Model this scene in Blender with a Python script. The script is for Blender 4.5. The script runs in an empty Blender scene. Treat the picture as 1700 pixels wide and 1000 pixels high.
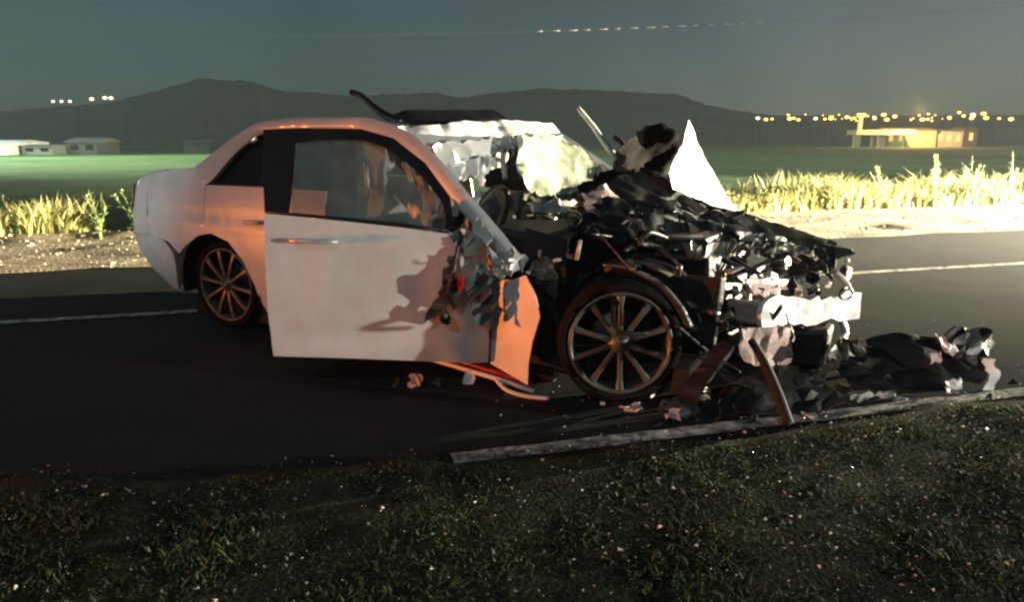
import bpy, bmesh, math, random
import numpy as np
from mathutils import Vector, noise
from mathutils.geometry import delaunay_2d_cdt

SC = bpy.context.scene
COL = SC.collection
R = math.radians
random.seed(7)

# ------------------------------------------------------------------ camera
cam = bpy.data.cameras.new("camera")
cam.sensor_width = 36.0
cam.lens = 36.0 * 1180.0 / 1700.0
cam.clip_start = 0.05
cam.clip_end = 3000.0
camo = bpy.data.objects.new("camera", cam)
COL.objects.link(camo)
camo.location = (0, 0, 1.32)
camo.rotation_euler = (R(90) - math.atan(268.0 / 1180.0), 0, 0)
SC.camera = camo

# ------------------------------------------------------------------ world (moonlit night sky with the glow of a town)
MOON_EL, MOON_AZ = 38.0, 205.0          # behind the camera, a little to the left
world = bpy.data.worlds.new("World")
SC.world = world
world.use_nodes = True
nt = world.node_tree
nt.nodes.clear()
W = nt.nodes.new
out = W("ShaderNodeOutputWorld"); bg = W("ShaderNodeBackground")
sky = W("ShaderNodeTexSky"); sky.sky_type = 'NISHITA'; sky.sun_disc = False
sky.sun_elevation = R(MOON_EL); sky.sun_rotation = R(MOON_AZ)
sky.dust_density = 1.2; sky.ozone_density = 0.6
tint = W("ShaderNodeMix"); tint.data_type = 'RGBA'; tint.blend_type = 'MULTIPLY'
tint.inputs['Factor'].default_value = 1.0
tint.inputs['B'].default_value = (0.0088, 0.0128, 0.0136, 1)
nt.links.new(sky.outputs[0], tint.inputs['A'])
tc = W("ShaderNodeTexCoord"); sx = W("ShaderNodeSeparateXYZ")
nt.links.new(tc.outputs['Generated'], sx.inputs[0])
glow = W("ShaderNodeMapRange"); glow.inputs[1].default_value = -0.25; glow.inputs[2].default_value = 0.75
nt.links.new(sx.outputs['X'], glow.inputs[0])
hz = W("ShaderNodeMapRange"); hz.inputs[1].default_value = 0.32; hz.inputs[2].default_value = 0.0
nt.links.new(sx.outputs['Z'], hz.inputs[0])
cl = W("ShaderNodeTexNoise"); cl.inputs['Scale'].default_value = 2.2; cl.inputs['Detail'].default_value = 3
nt.links.new(tc.outputs['Generated'], cl.inputs['Vector'])
g1 = W("ShaderNodeMath"); g1.operation = 'MULTIPLY'
nt.links.new(glow.outputs[0], g1.inputs[0]); nt.links.new(hz.outputs[0], g1.inputs[1])
g2 = W("ShaderNodeMath"); g2.operation = 'MULTIPLY'
nt.links.new(g1.outputs[0], g2.inputs[0]); nt.links.new(cl.outputs[0], g2.inputs[1])
tg = W("ShaderNodeMix"); tg.data_type = 'RGBA'; tg.blend_type = 'MIX'
tg.inputs['A'].default_value = (0, 0, 0, 1); tg.inputs['B'].default_value = (0.17, 0.125, 0.085, 1)
nt.links.new(g2.outputs[0], tg.inputs['Factor'])
ad = W("ShaderNodeMix"); ad.data_type = 'RGBA'; ad.blend_type = 'ADD'; ad.inputs['Factor'].default_value = 1.0
nt.links.new(tint.outputs['Result'], ad.inputs['A']); nt.links.new(tg.outputs['Result'], ad.inputs['B'])
cv = W("ShaderNodeMapRange"); cv.inputs[1].default_value = 0.3; cv.inputs[2].default_value = 0.7; cv.inputs[3].default_value = 0.74; cv.inputs[4].default_value = 1.22
nt.links.new(cl.outputs[0], cv.inputs[0])
mm = W("ShaderNodeVectorMath"); mm.operation = 'SCALE'
nt.links.new(ad.outputs['Result'], mm.inputs[0]); nt.links.new(cv.outputs[0], mm.inputs['Scale'])
nt.links.new(mm.outputs[0], bg.inputs['Color'])
bg.inputs['Strength'].default_value = 1.0
nt.links.new(bg.outputs[0], out.inputs['Surface'])

moon = bpy.data.lights.new("moon", 'SUN'); moon.energy = 0.26; moon.angle = R(0.5); moon.color = (0.80, 0.93, 1.0)
mo = bpy.data.objects.new("moon", moon); COL.objects.link(mo)
_az = R(MOON_AZ)
mo.rotation_euler = Vector((-math.sin(_az) * math.cos(R(MOON_EL)), -math.cos(_az) * math.cos(R(MOON_EL)), -math.sin(R(MOON_EL)))).to_track_quat('-Z', 'Y').to_euler()


def spot(name, loc, target, energy, color, size, blend, radius=0.09):
    l = bpy.data.lights.new(name, 'SPOT'); l.energy = energy; l.color = color
    l.spot_size = R(size); l.spot_blend = blend; l.shadow_soft_size = radius
    o = bpy.data.objects.new(name, l); COL.objects.link(o); o.location = loc
    o.rotation_euler = (Vector(target) - Vector(loc)).to_track_quat('-Z', 'Y').to_euler()
    return o


# headlights of the vehicles standing on the road to the right of the picture, and an amber beacon to its left
spot("headlight_far_lane", (24.0, 12.5, 1.1), (12.3, 15.0, 0.55), 760000, (1.0, 0.90, 0.62), 77, 0.8)
spot("headlight_near_lane", (10.6, 0.6, 0.95), (1.7, 3.3, 0.75), 5000, (1.0, 0.96, 0.83), 46, 1.0, 0.07)
spot("amber_beacon", (-17.0, 0.2, 0.28), (2.2, 1.2, 0.8), 16500, (1.0, 0.24, 0.045), 34, 1.0, 0.12)
spot("tail_fill_spot", (-9.5, -1.5, 0.70), (-3.15, 5.35, 1.1), 1300, (1.0, 0.96, 0.90), 13, 1.0, 0.08)  # white fill added to lighten the car's tail, source unseen
spot("shed_floodlight", (-66, 40, 11.0), (-24, 50, 0.0), 820000, (0.82, 1.0, 0.66), 68, 0.8, 0.3)

SC.view_settings.view_transform = 'Standard'
SC.view_settings.look = 'None'
SC.view_settings.exposure = 0.0
SC.view_settings.gamma = 1.0
SC.view_settings.use_curve_mapping = False
SC.cycles.use_denoising = True
SC.cycles.max_bounces = 6
SC.cycles.transparent_max_bounces = 12
SC.cycles.sample_clamp_indirect = 3.0
SC.cycles.caustics_reflective = False
SC.cycles.caustics_refractive = False
SC.cycles.filter_width = 2.5


# ------------------------------------------------------------------ helpers
def tag(o, label=None, cat=None, group=None, kind=None):
    if label: o['label'] = label
    if cat: o['category'] = cat
    if group: o['group'] = group
    if kind: o['kind'] = kind
    return o


def empty(name, loc=(0, 0, 0), rz=0.0):
    o = bpy.data.objects.new(name, None); COL.objects.link(o)
    o.location = loc; o.rotation_euler = (0, 0, rz); o.empty_display_size = 0.2
    return o


def link(name, me, m, parent=None, smooth=False):
    o = bpy.data.objects.new(name, me); COL.objects.link(o)
    if m is not None and not me.materials: me.materials.append(m)
    if smooth: me.shade_smooth()
    if parent is not None: o.parent = parent
    return o


def mesh(name, v, f, m, parent=None, smooth=False):
    me = bpy.data.meshes.new(name)
    me.from_pydata([tuple(p) for p in v], [], f)
    me.update()
    return link(name, me, m, parent, smooth)


def solid(o, t, offset=-1.0, split=50):
    s = o.modifiers.new("thickness", 'SOLIDIFY'); s.thickness = t; s.offset = offset
    e = o.modifiers.new("crisp_rim", 'EDGE_SPLIT'); e.split_angle = R(split)
    return o


def bevel(o, w, n=2):
    b = o.modifiers.new("edges", 'BEVEL'); b.width = w; b.segments = n; b.limit_method = 'ANGLE'
    return o


def mat(name, col, rough=0.6, metal=0.0, var=0.25, scale=6.0, bump=0.0, bscale=40.0, coat=0.0, col2=None, rvar=0.15, spec=0.5):
    m = bpy.data.materials.new(name); m.use_nodes = True
    t = m.node_tree; b = t.nodes["Principled BSDF"]
    co = t.nodes.new("ShaderNodeTexCoord")
    n = t.nodes.new("ShaderNodeTexNoise"); n.inputs['Scale'].default_value = scale; n.inputs['Detail'].default_value = 7; n.inputs['Roughness'].default_value = 0.62
    t.links.new(co.outputs['Object'], n.inputs['Vector'])
    r = t.nodes.new("ShaderNodeValToRGB")
    c2 = col2 if col2 else tuple(c * (1 - var) for c in col)
    r.color_ramp.elements[0].position = 0.36; r.color_ramp.elements[0].color = (*c2, 1)
    r.color_ramp.elements[1].position = 0.62; r.color_ramp.elements[1].color = (*col, 1)
    t.links.new(n.outputs[0], r.inputs[0]); t.links.new(r.outputs[0], b.inputs['Base Color'])
    mr = t.nodes.new("ShaderNodeMapRange"); mr.inputs[3].default_value = max(0.03, rough - rvar); mr.inputs[4].default_value = min(1, rough + rvar)
    t.links.new(n.outputs[0], mr.inputs[0]); t.links.new(mr.outputs[0], b.inputs['Roughness'])
    b.inputs['Metallic'].default_value = metal
    b.inputs['Coat Weight'].default_value = coat
    b.inputs['Specular IOR Level'].default_value = spec
    if bump:
        n2 = t.nodes.new("ShaderNodeTexNoise"); n2.inputs['Scale'].default_value = bscale; n2.inputs['Detail'].default_value = 5
        t.links.new(co.outputs['Object'], n2.inputs['Vector'])
        bp = t.nodes.new("ShaderNodeBump"); bp.inputs['Strength'].default_value = bump; bp.inputs['Distance'].default_value = 0.02
        t.links.new(n2.outputs[0], bp.inputs['Height']); t.links.new(bp.outputs[0], b.inputs['Normal'])
    return m


def glassmat(name, col, alpha, rough=0.08, trans=0.0):
    m = mat(name, col, rough, 0.0, 0.3, 9.0, rvar=0.05)
    b = m.node_tree.nodes["Principled BSDF"]
    b.inputs['Alpha'].default_value = alpha
    if trans: b.inputs['Subsurface Weight'].default_value = 0.0
    return m


def emis(name, col, s):
    m = bpy.data.materials.new(name); m.use_nodes = True
    b = m.node_tree.nodes["Principled BSDF"]
    b.inputs['Base Color'].default_value = (*col, 1)
    b.inputs['Emission Color'].default_value = (*col, 1); b.inputs['Emission Strength'].default_value = s
    return m


M = dict(
    paint=mat("white_paint", (0.75, 0.73, 0.70), 0.38, 0, 0.17, 3.2, coat=0.25, rvar=0.08),
    dirty=mat("scuffed_white_paint", (0.70, 0.67, 0.63), 0.5, 0, 0.5, 7.0, bump=0.08, bscale=18),
    torn=mat("torn_bare_metal", (0.07, 0.062, 0.052), 0.34, 0.4, 0.5, 45.0, bump=0.12, bscale=24),
    primer=mat("dark_metal", (0.017, 0.016, 0.014), 0.36, 0.15, 0.4, 40.0, bump=0.12, bscale=22),  # near-black metal of the crushed front
    matte=mat("matte_grey_brown_underside", (0.010, 0.009, 0.0075), 0.85, 0, 0.12, 30.0, spec=0.04),
    gloss=mat("unlit_panel_black", (0.012, 0.012, 0.012), 0.2, 0, 0.3, 20.0, rvar=0.06),  # bonnet's unlit dark and its underside put into a glossy black colour
    plastic=mat("black_plastic", (0.018, 0.018, 0.018), 0.5, 0, 0.5, 14.0, bump=0.15, bscale=60, spec=0.25),
    rubber=mat("tyre_rubber", (0.010, 0.010, 0.010), 0.85, 0, 0.4, 20.0, bump=0.3, bscale=90, spec=0.1),
    alloy=mat("grey_alloy", (0.12, 0.12, 0.10), 0.42, 0.35, 0.35, 8.0),
    steel=mat("dull_steel", (0.26, 0.25, 0.235), 0.30, 0.8, 0.7, 10.0, bump=0.2),
    silver=mat("bright_aluminium", (0.72, 0.69, 0.65), 0.40, 0.25, 0.45, 8.0, bump=0.15, bscale=30),
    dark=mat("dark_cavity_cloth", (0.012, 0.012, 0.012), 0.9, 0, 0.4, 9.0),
    seat=mat("charcoal_seat_cloth", (0.04, 0.04, 0.042), 0.85, 0, 0.4, 12.0, bump=0.3),
    airbag=mat("grey_airbag_cloth", (0.50, 0.56, 0.54), 0.85, 0, 0.35, 5.0, bump=0.5, bscale=9),
    cracked=mat("crazed_windscreen_glass", (0.44, 0.47, 0.39), 0.35, 0, 0.55, 6.0, bump=0.25, bscale=90, col2=(0.17, 0.19, 0.13)),
    sash=mat("gloss_black_trim", (0.008, 0.008, 0.009), 0.25, 0, 0.3, 4.0, spec=0.25),
    tint=mat("dark_tinted_glass", (0.008, 0.009, 0.010), 0.06, 0, 0.2, 3.0, rvar=0.02),
    pane=glassmat("door_glass", (0.14, 0.17, 0.165), 0.5, 0.07),
    red=mat("red_lens", (0.35, 0.012, 0.012), 0.2, 0, 0.4, 12.0),
    lens=mat("pale_lens", (0.62, 0.60, 0.60), 0.18, 0, 0.3, 12.0),
    pink=mat("pale_pinkish_plate", (0.52, 0.36, 0.31), 0.5, 0.1, 0.35, 8.0, bump=0.3),
    brown=mat("rusty_brown", (0.055, 0.042, 0.036), 0.6, 0.15, 0.55, 9.0, bump=0.4),
    teal=mat("blue_green_cloth", (0.10, 0.135, 0.125), 0.8, 0, 0.45, 9.0, bump=0.5, bscale=14),
    hose=mat("black_hose", (0.02, 0.02, 0.02), 0.35, 0, 0.3, 10.0),
    olive=mat("olive_tone", (0.07, 0.07, 0.04), 0.5, 0, 0.5, 8.0),
)

_t = M['cracked'].node_tree; _b = _t.nodes["Principled BSDF"]
_co = _t.nodes.new("ShaderNodeTexCoord"); _v = _t.nodes.new("ShaderNodeTexVoronoi"); _v.feature = 'DISTANCE_TO_EDGE'; _v.inputs['Scale'].default_value = 26
_t.links.new(_co.outputs['Object'], _v.inputs['Vector'])
_m = _t.nodes.new("ShaderNodeMapRange"); _m.inputs[1].default_value = 0.0; _m.inputs[2].default_value = 0.10; _m.inputs[3].default_value = 1.0; _m.inputs[4].default_value = 0.8
_t.links.new(_v.outputs[0], _m.inputs[0]); _t.links.new(_m.outputs[0], _b.inputs['Alpha'])


def fold(p, seed, amp, freq):
    """creased height field: triangle waves in turning directions over soft noise"""
    rs = random.Random(seed)
    h = 0.0
    for k in range(4):
        a = rs.uniform(0, math.pi); o = rs.uniform(0, 9); f = freq * rs.uniform(0.7, 1.0) * (1.55 ** k)
        w = p[0] * math.cos(a) + p[1] * math.sin(a) + 0.10 * noise.noise(Vector((p[0] * 5, p[1] * 5, seed * 3.1 + k)))
        t = (w * f + o) % 1.0
        h += (abs(t - 0.5) * 4 - 1) * (0.62 ** k)
    h += 0.25 * noise.noise(Vector((p[0] * freq * 1.7, p[1] * freq * 1.7, seed * 1.7)))
    return amp * h * 0.5


def tri2d(outline, step, seed=1, jag=0.0):
    rs = random.Random(seed)
    b = []
    n = len(outline)
    for i in range(n):
        p, q = outline[i], outline[(i + 1) % n]
        L = math.hypot(q[0] - p[0], q[1] - p[1]); k = max(1, int(L / step))
        for j in range(k):
            t = j / k
            x, y = p[0] + (q[0] - p[0]) * t, p[1] + (q[1] - p[1]) * t
            if jag and j: x += rs.uniform(-jag, jag); y += rs.uniform(-jag, jag)
            b.append((x, y))
    xs = [p[0] for p in outline]; ys = [p[1] for p in outline]
    inner = []
    y = min(ys) + step * 0.5; row = 0

    def inside(px, py):
        c = False; j = len(b) - 1
        for i in range(len(b)):
            if (b[i][1] > py) != (b[j][1] > py) and px < (b[j][0] - b[i][0]) * (py - b[i][1]) / (b[j][1] - b[i][1]) + b[i][0]: c = not c
            j = i
        return c
    while y < max(ys):
        x = min(xs) + (step * 0.5 if row % 2 else 0)
        while x < max(xs):
            px = x + rs.uniform(-.18, .18) * step; py = y + rs.uniform(-.18, .18) * step
            if inside(px, py) and min((px - q[0]) ** 2 + (py - q[1]) ** 2 for q in b) > (step * .45) ** 2: inner.append((px, py))
            x += step
        y += step * 0.87; row += 1
    pts = [Vector(p) for p in b + inner]
    loop = list(range(len(b)))
    r = delaunay_2d_cdt(pts, [], [loop], 1, 1e-6)
    return [tuple(v) for v in r[0]], [tuple(f) for f in r[2]], len(b)


def sheet(name, pts, m, parent, step=0.045, amp=0.02, freq=5.0, seed=1, thick=0.004, jag=0.012, smooth=False):
    """a torn sheet spanning a ring of 3-D points, creased and uneven at the edge, with real thickness"""
    P = np.array(pts, float); c = P.mean(0)
    _, _, vt = np.linalg.svd(P - c)
    e1, e2, nn = vt[0], vt[1], vt[2]
    q = [(float((p - c) @ e1), float((p - c) @ e2)) for p in P]
    hh = [(float((p - c) @ nn)) for p in P]
    r_ = random.Random(seed * 13 + 1)
    if smooth:
        v2, f, nb = tri2d(q, step * .72, seed, jag)
    else:                                   # long folds: the facets are stretched along one direction
        an = r_.uniform(0, math.pi); ca, sa = math.cos(an), math.sin(an); k = .5
        qs = [((x * ca + y * sa) * k, -x * sa + y * ca) for x, y in q]
        v2, f, nb = tri2d(qs, step * .72, seed, jag * .8)
        v2 = [(x / k * ca - y * sa, x / k * sa + y * ca) for x, y in v2]
    qa = np.array(q); V = []
    for (x, y) in v2:
        d = ((qa - (x, y)) ** 2).sum(1) + 1e-5
        w = 1 / d ** 1.3
        h0 = float((w * hh).sum() / w.sum()) + fold((x, y), seed, amp, freq * (1 if smooth else .6))
        if not smooth: h0 += r_.gauss(0, amp * .30)
        V.append(c + e1 * x + e2 * y + nn * h0)
    return solid(mesh(name, V, f, m, parent, True), thick, 0, 50 if smooth else 36)


def tube(name, pts, r, m, parent=None, n=8, r2=None, closed=False):
    P = [Vector(p) for p in pts]; V = []; F = []
    up = Vector((0.13, 0.21, 0.97))
    for i, p in enumerate(P):
        t = (P[min(i + 1, len(P) - 1)] - P[max(i - 1, 0)]).normalized()
        a = t.cross(up).normalized() if abs(t.dot(up)) < .98 else t.cross(Vector((1, 0, 0))).normalized()
        b = t.cross(a)
        rr = r if r2 is None else r + (r2 - r) * i / max(1, len(P) - 1)
        for k in range(n):
            an = 2 * math.pi * k / n
            V.append(p + (a * math.cos(an) + b * math.sin(an)) * rr)
    for i in range(len(P) - 1):
        for k in range(n):
            F.append((i * n + k, i * n + (k + 1) % n, (i + 1) * n + (k + 1) % n, (i + 1) * n + k))
    F.append(tuple(range(n - 1, -1, -1))); F.append(tuple((len(P) - 1) * n + k for k in range(n)))
    return mesh(name, V, F, m, parent, True)


def curve_pts(pts, k=6):
    P = [Vector(p) for p in pts]; o = []
    for i in range(len(P) - 1):
        a = P[max(i - 1, 0)]; b = P[i]; c = P[i + 1]; d = P[min(i + 2, len(P) - 1)]
        for j in range(k):
            t = j / k
            o.append(0.5 * ((2 * b) + (c - a) * t + (2 * a - 5 * b + 4 * c - d) * t * t + (3 * b - a - 3 * c + d) * t ** 3))
    o.append(P[-1]); return o


def hexa(name, c8, m, parent=None, bev=0.0):
    """a block from eight corners: four of the bottom ring, then four of the top ring"""
    o = mesh(name, c8, [(3, 2, 1, 0), (4, 5, 6, 7), (0, 1, 5, 4), (1, 2, 6, 5), (2, 3, 7, 6), (3, 0, 4, 7)], m, parent)
    if bev: bevel(o, bev)
    return o


def block(name, a, b, m, parent=None, bev=0.01, jit=0.0, seed=0):
    rs = random.Random(seed)
    (x0, y0, z0), (x1, y1, z1) = a, b
    c = [(x0, y0, z0), (x1, y0, z0), (x1, y1, z0), (x0, y1, z0), (x0, y0, z1), (x1, y0, z1), (x1, y1, z1), (x0, y1, z1)]
    if jit: c = [tuple(q + rs.uniform(-jit, jit) for q in p) for p in c]
    return hexa(name, c, m, parent, bev)


def lump(name, c, r, m, parent=None, seed=0, flat=1.0, sub=2):
    """a broken angular chunk"""
    bm = bmesh.new(); bmesh.ops.create_icosphere(bm, subdivisions=sub, radius=1)
    rs = random.Random(seed); cuts = [(Vector((rs.gauss(0, 1), rs.gauss(0, 1), rs.gauss(0, 1))).normalized(), rs.uniform(.35, .8)) for _ in range(9)]
    for v in bm.verts:
        for n, d in cuts:
            k = v.co.dot(n)
            if k > d: v.co -= n * (k - d)
        v.co *= 1 + .18 * noise.noise(v.co * 2.5 + Vector((seed, 0, 0)))
        v.co = Vector((v.co.x * r[0], v.co.y * r[1], v.co.z * r[2]))
        v.co += Vector(c)
    me = bpy.data.meshes.new(name); bm.to_mesh(me); bm.free()
    return link(name, me, m, parent)


def lathe(name, prof, m, parent, n=48, smooth=True):
    """profile (radius, axial) turned about the local y axis"""
    V = []; F = []; k = len(prof)
    for i in range(n):
        a = 2 * math.pi * i / n
        for (r, y) in prof: V.append((r * math.cos(a), y, r * math.sin(a)))
    for i in range(n):
        for j in range(k - 1):
            F.append((i * k + j, i * k + j + 1, ((i + 1) % n) * k + j + 1, ((i + 1) % n) * k + j))
    return mesh(name, V, F, m, parent, smooth)


# ------------------------------------------------------------------ the setting: terrain, road, verges, hills
RD = Vector((math.cos(R(15.4)), math.sin(R(15.4)), 0))      # along the road
RN = Vector((-RD.y, RD.x, 0))                               # across, away from the camera
RO = Vector((-0.28, 2.77, 0))                               # a point on the near edge line


def road(s, t, z=0.0):
    p = RO + RD * s + RN * t
    return (p.x, p.y, z)


def groundmat(name, cols, scale, rough=0.9, bump=0.5, bscale=30, spec=0.3, fine=60.0):
    m = bpy.data.materials.new(name); m.use_nodes = True
    t = m.node_tree; b = t.nodes["Principled BSDF"]
    co = t.nodes.new("ShaderNodeTexCoord")
    n = t.nodes.new("ShaderNodeTexNoise"); n.inputs['Scale'].default_value = scale; n.inputs['Detail'].default_value = 9; n.inputs['Roughness'].default_value = .65
    n3 = t.nodes.new("ShaderNodeTexNoise"); n3.inputs['Scale'].default_value = fine; n3.inputs['Detail'].default_value = 4
    t.links.new(co.outputs['Object'], n.inputs['Vector']); t.links.new(co.outputs['Object'], n3.inputs['Vector'])
    mx = t.nodes.new("ShaderNodeMath"); mx.operation = 'MULTIPLY_ADD'; mx.inputs[1].default_value = 0.45
    t.links.new(n3.outputs[0], mx.inputs[0])
    sb = t.nodes.new("ShaderNodeMath"); sb.operation = 'SUBTRACT'; sb.inputs[1].default_value = 0.22
    t.links.new(n.outputs[0], sb.inputs[0]); t.links.new(sb.outputs[0], mx.inputs[2])
    r = t.nodes.new("ShaderNodeValToRGB"); e = r.color_ramp.elements
    for i, c in enumerate(cols):
        pos = 0.34 + 0.32 * i / (len(cols) - 1)
        if i < 2: el = e[i]; el.position = pos
        else: el = e.new(pos)
        el.color = (*c, 1)
    t.links.new(mx.outputs[0], r.inputs[0]); t.links.new(r.outputs[0], b.inputs['Base Color'])
    b.inputs['Roughness'].default_value = rough; b.inputs['Specular IOR Level'].default_value = spec
    n2 = t.nodes.new("ShaderNodeTexNoise"); n2.inputs['Scale'].default_value = bscale; n2.inputs['Detail'].default_value = 6
    t.links.new(co.outputs['Object'], n2.inputs['Vector'])
    bp = t.nodes.new("ShaderNodeBump"); bp.inputs['Strength'].default_value = bump; bp.inputs['Distance'].default_value = 0.03
    t.links.new(n2.outputs[0], bp.inputs['Height']); t.links.new(bp.outputs[0], b.inputs['Normal'])
    return m


FIELD = groundmat("field_grass", [(0.025, 0.055, 0.022), (0.065, 0.115, 0.05), (0.11, 0.16, 0.075)], 0.06, 0.95, 0.4, 3.0, 0.1, 0.35)
ASPH = groundmat("asphalt", [(0.012, 0.0135, 0.0145), (0.020, 0.021, 0.0215), (0.030, 0.0295, 0.028)], 0.9, 0.9, 0.08, 90, 0.08, 140)
SAND = groundmat("pale_gravel_verge", [(0.17, 0.135, 0.09), (0.30, 0.24, 0.165), (0.42, 0.35, 0.25)], 1.6, 0.95, 0.9, 26, 0.2, 22)
SOIL = groundmat("dark_verge_soil", [(0.008, 0.013, 0.006), (0.020, 0.029, 0.012), (0.055, 0.058, 0.030)], 5.0, 0.95, 1.0, 55, 0.1, 70)
LINE = groundmat("worn_road_paint", [(0.04, 0.04, 0.036), (0.34, 0.33, 0.29), (0.70, 0.67, 0.61)], 9.0, 0.8, 0.3, 80, 0.2, 24)
HILL = groundmat("wooded_hill", [(0.06, 0.08, 0.075), (0.10, 0.12, 0.11)], 0.02, 1.0, 0.3, 0.3, 0.0, 0.15)


def strip(name, s0, s1, tfun0, tfun1, z, m, ns, nt_, bumpy=0.0, seed=0, fine=6.0):
    V = []; F = []
    for i in range(ns + 1):
        s = s0 + (s1 - s0) * i / ns
        a, b = tfun0(s), tfun1(s)
        for j in range(nt_ + 1):
            t = a + (b - a) * j / nt_
            p = road(s, t)
            zz = (z if 0 < j < nt_ else min(z, .008)) + (bumpy * (noise.noise(Vector((p[0] * fine * .3, p[1] * fine * .3, seed))) + .5 * noise.noise(Vector((p[0] * fine, p[1] * fine, seed)))) if bumpy and 0 < j < nt_ else 0)
            V.append((p[0], p[1], zz))
    for i in range(ns):
        for j in range(nt_):
            k = i * (nt_ + 1) + j
            F.append((k, k + nt_ + 1, k + nt_ + 2, k + 1))
    return mesh(name, V, F, m, None, True)


# one ground sheet to the horizon
V = []; F = []
xs = [-1500, -600, -250, -120, -60, -30, 0, 30, 60, 120, 250, 600, 1500]
for y in [-600, -100, -30, 0, 12, 30, 60, 120, 250, 600, 1500]:
    for x in xs: V.append((x, y, -0.05))
nx = len(xs)
for j in range(10):
    for i in range(nx - 1): F.append((j * nx + i, j * nx + i + 1, (j + 1) * nx + i + 1, (j + 1) * nx + i))
tag(mesh("field_ground", V, F, FIELD), kind="structure", label="flat dark green field stretching to the hills")

rd = strip("road", -70, 70, lambda s: -0.55, lambda s: 5.42 + .05 * math.sin(s * 1.7) + .04 * math.sin(s * 4.1), 0.0, ASPH, 240, 1)
tag(rd, kind="structure", label="dark asphalt country road under the wreck")


def edge_t(s):        # where soil and grass creep over the near edge of the asphalt
    base = -0.10 + .035 * math.sin(s * 3.1) + .025 * math.sin(s * 7.7 + 1)
    if s < 0.05:
        k = min(1, (0.05 - s) / .25)
        k2 = max(0, min(1, (-s - 1.0) / 1.2))
        base += k * (0.20 + .22 * k2)
    return base


nv = strip("near_verge", -14, 14, lambda s: -6.0, edge_t, 0.034, SOIL, 420, 110, 0.010, 5, 11.0)
tag(nv, kind="structure", label="dark weedy soil verge in front of the road")
fv = strip("far_verge", -60, 70, lambda s: 5.40 + .05 * math.sin(s * 1.7) + .04 * math.sin(s * 4.1), lambda s: 9.1 + .25 * math.sin(s * .8) + .15 * math.sin(s * 2.3), 0.008, SAND, 420, 26, 0.03, 9, 4.0)
tag(fv, kind="structure", label="pale gravel verge on the far side of the road")
tag(strip("near_edge_line", 0.03, 30, lambda s: -0.052 + .004 * math.sin(s * 9) + .004 * math.sin(s * 23), lambda s: 0.052 + .004 * math.sin(s * 11) + .004 * math.sin(s * 29), 0.005, LINE, 300, 2), kind="structure", label="worn white edge line in front of the wreck")
tag(strip("far_lane_line", -40, 40, lambda s: 3.11, lambda s: 3.21, 0.005, LINE, 120, 1), kind="structure", label="thin white line between the lanes behind the wreck")

HP = [(-85, 1.2), (-60, 2.4), (-45, 1.5), (-34.86, 1.77), (-32.22, 2.09), (-28.7, 2.48), (-25.66, 3.36), (-22.88, 4.17), (-20.07, 4.21), (-17.19, 3.56), (-14.62, 3.39), (-11.53, 3.21), (-6.04, 3.62), (-4.2, 3.18), (-0.47, 3.64), (2.33, 3.86), (6.96, 3.7), (12.41, 3.42), (15.1, 2.51), (18.58, 1.82), (24.29, 1.67), (34.88, 1.58), (50, 2.2), (85, 1.3)]


def ridge(name, R0, R1, R2, scale, seed, az0=-85, az1=85):
    V = []; F = []; n = 900; rows = [(R0, 0), (R0 * .7 + R1 * .3, .35), (R0 * .3 + R1 * .7, .8), (R1, 1), (R1 * .5 + R2 * .5, .6), (R2, 0)]
    for i in range(n + 1):
        a = az0 + (az1 - az0) * i / n
        e = np.interp(a, [p[0] for p in HP], [p[1] for p in HP])
        hgt = (R1 * math.tan(R(e)) + 1.3) * scale
        for (r, k) in rows:
            z = hgt * k + (k > 0) * (hgt * .03 * noise.noise(Vector((a * .45, r * .01, seed))) + R1 * .0016 * noise.noise(Vector((a * 2.2, r * .03, seed + 4))) + R1 * .0018 * noise.noise(Vector((a * 7.5, r * .03, seed + 8))))
            V.append((r * math.sin(R(a)), r * math.cos(R(a)), z - (0.3 if k == 0 else 0)))
    k = len(rows)
    for i in range(n):
        for j in range(k - 1): F.append((i * k + j, i * k + j + 1, (i + 1) * k + j + 1, (i + 1) * k + j))
    return tag(mesh(name, V, F, HILL, None, True), kind="structure", label="low dark hills along the skyline")


ridge("hills", 230, 430, 640, 1.0, 3)


# ------------------------------------------------------------------ vegetation (blades and leaves as faces)
def blades(name, roots, m, lo, hi, wid, lean=0.35, seed=1, seg=3):
    rs = random.Random(seed); V = []; F = []
    for (x, y, z, k) in roots:
        hgt = rs.uniform(lo, hi) * k; a = rs.uniform(0, 6.283); ln = hgt * rs.uniform(.05, lean) * (1 + rs.random()); w = wid * rs.uniform(.6, 1.3)
        dx, dy = math.cos(a), math.sin(a); px, py = -dy, dx
        if rs.random() < .5: px, py = 1, rs.uniform(-.5, .5)
        b = len(V)
        for i in range(seg + 1):
            t = i / seg; ww = w * (1 - t) ** .7 * .5
            cx, cy, cz = x + dx * ln * t * t, y + dy * ln * t * t, z + hgt * t * (1 - .18 * t)
            if i < seg: V.append((cx - px * ww, cy - py * ww, cz)); V.append((cx + px * ww, cy + py * ww, cz))
            else: V.append((cx, cy, cz))
        for i in range(seg - 1): F.append((b + 2 * i, b + 2 * i + 1, b + 2 * i + 3, b + 2 * i + 2))
        F.append((b + 2 * seg - 2, b + 2 * seg - 1, b + 2 * seg))
    return mesh(name, V, F, m)


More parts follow.
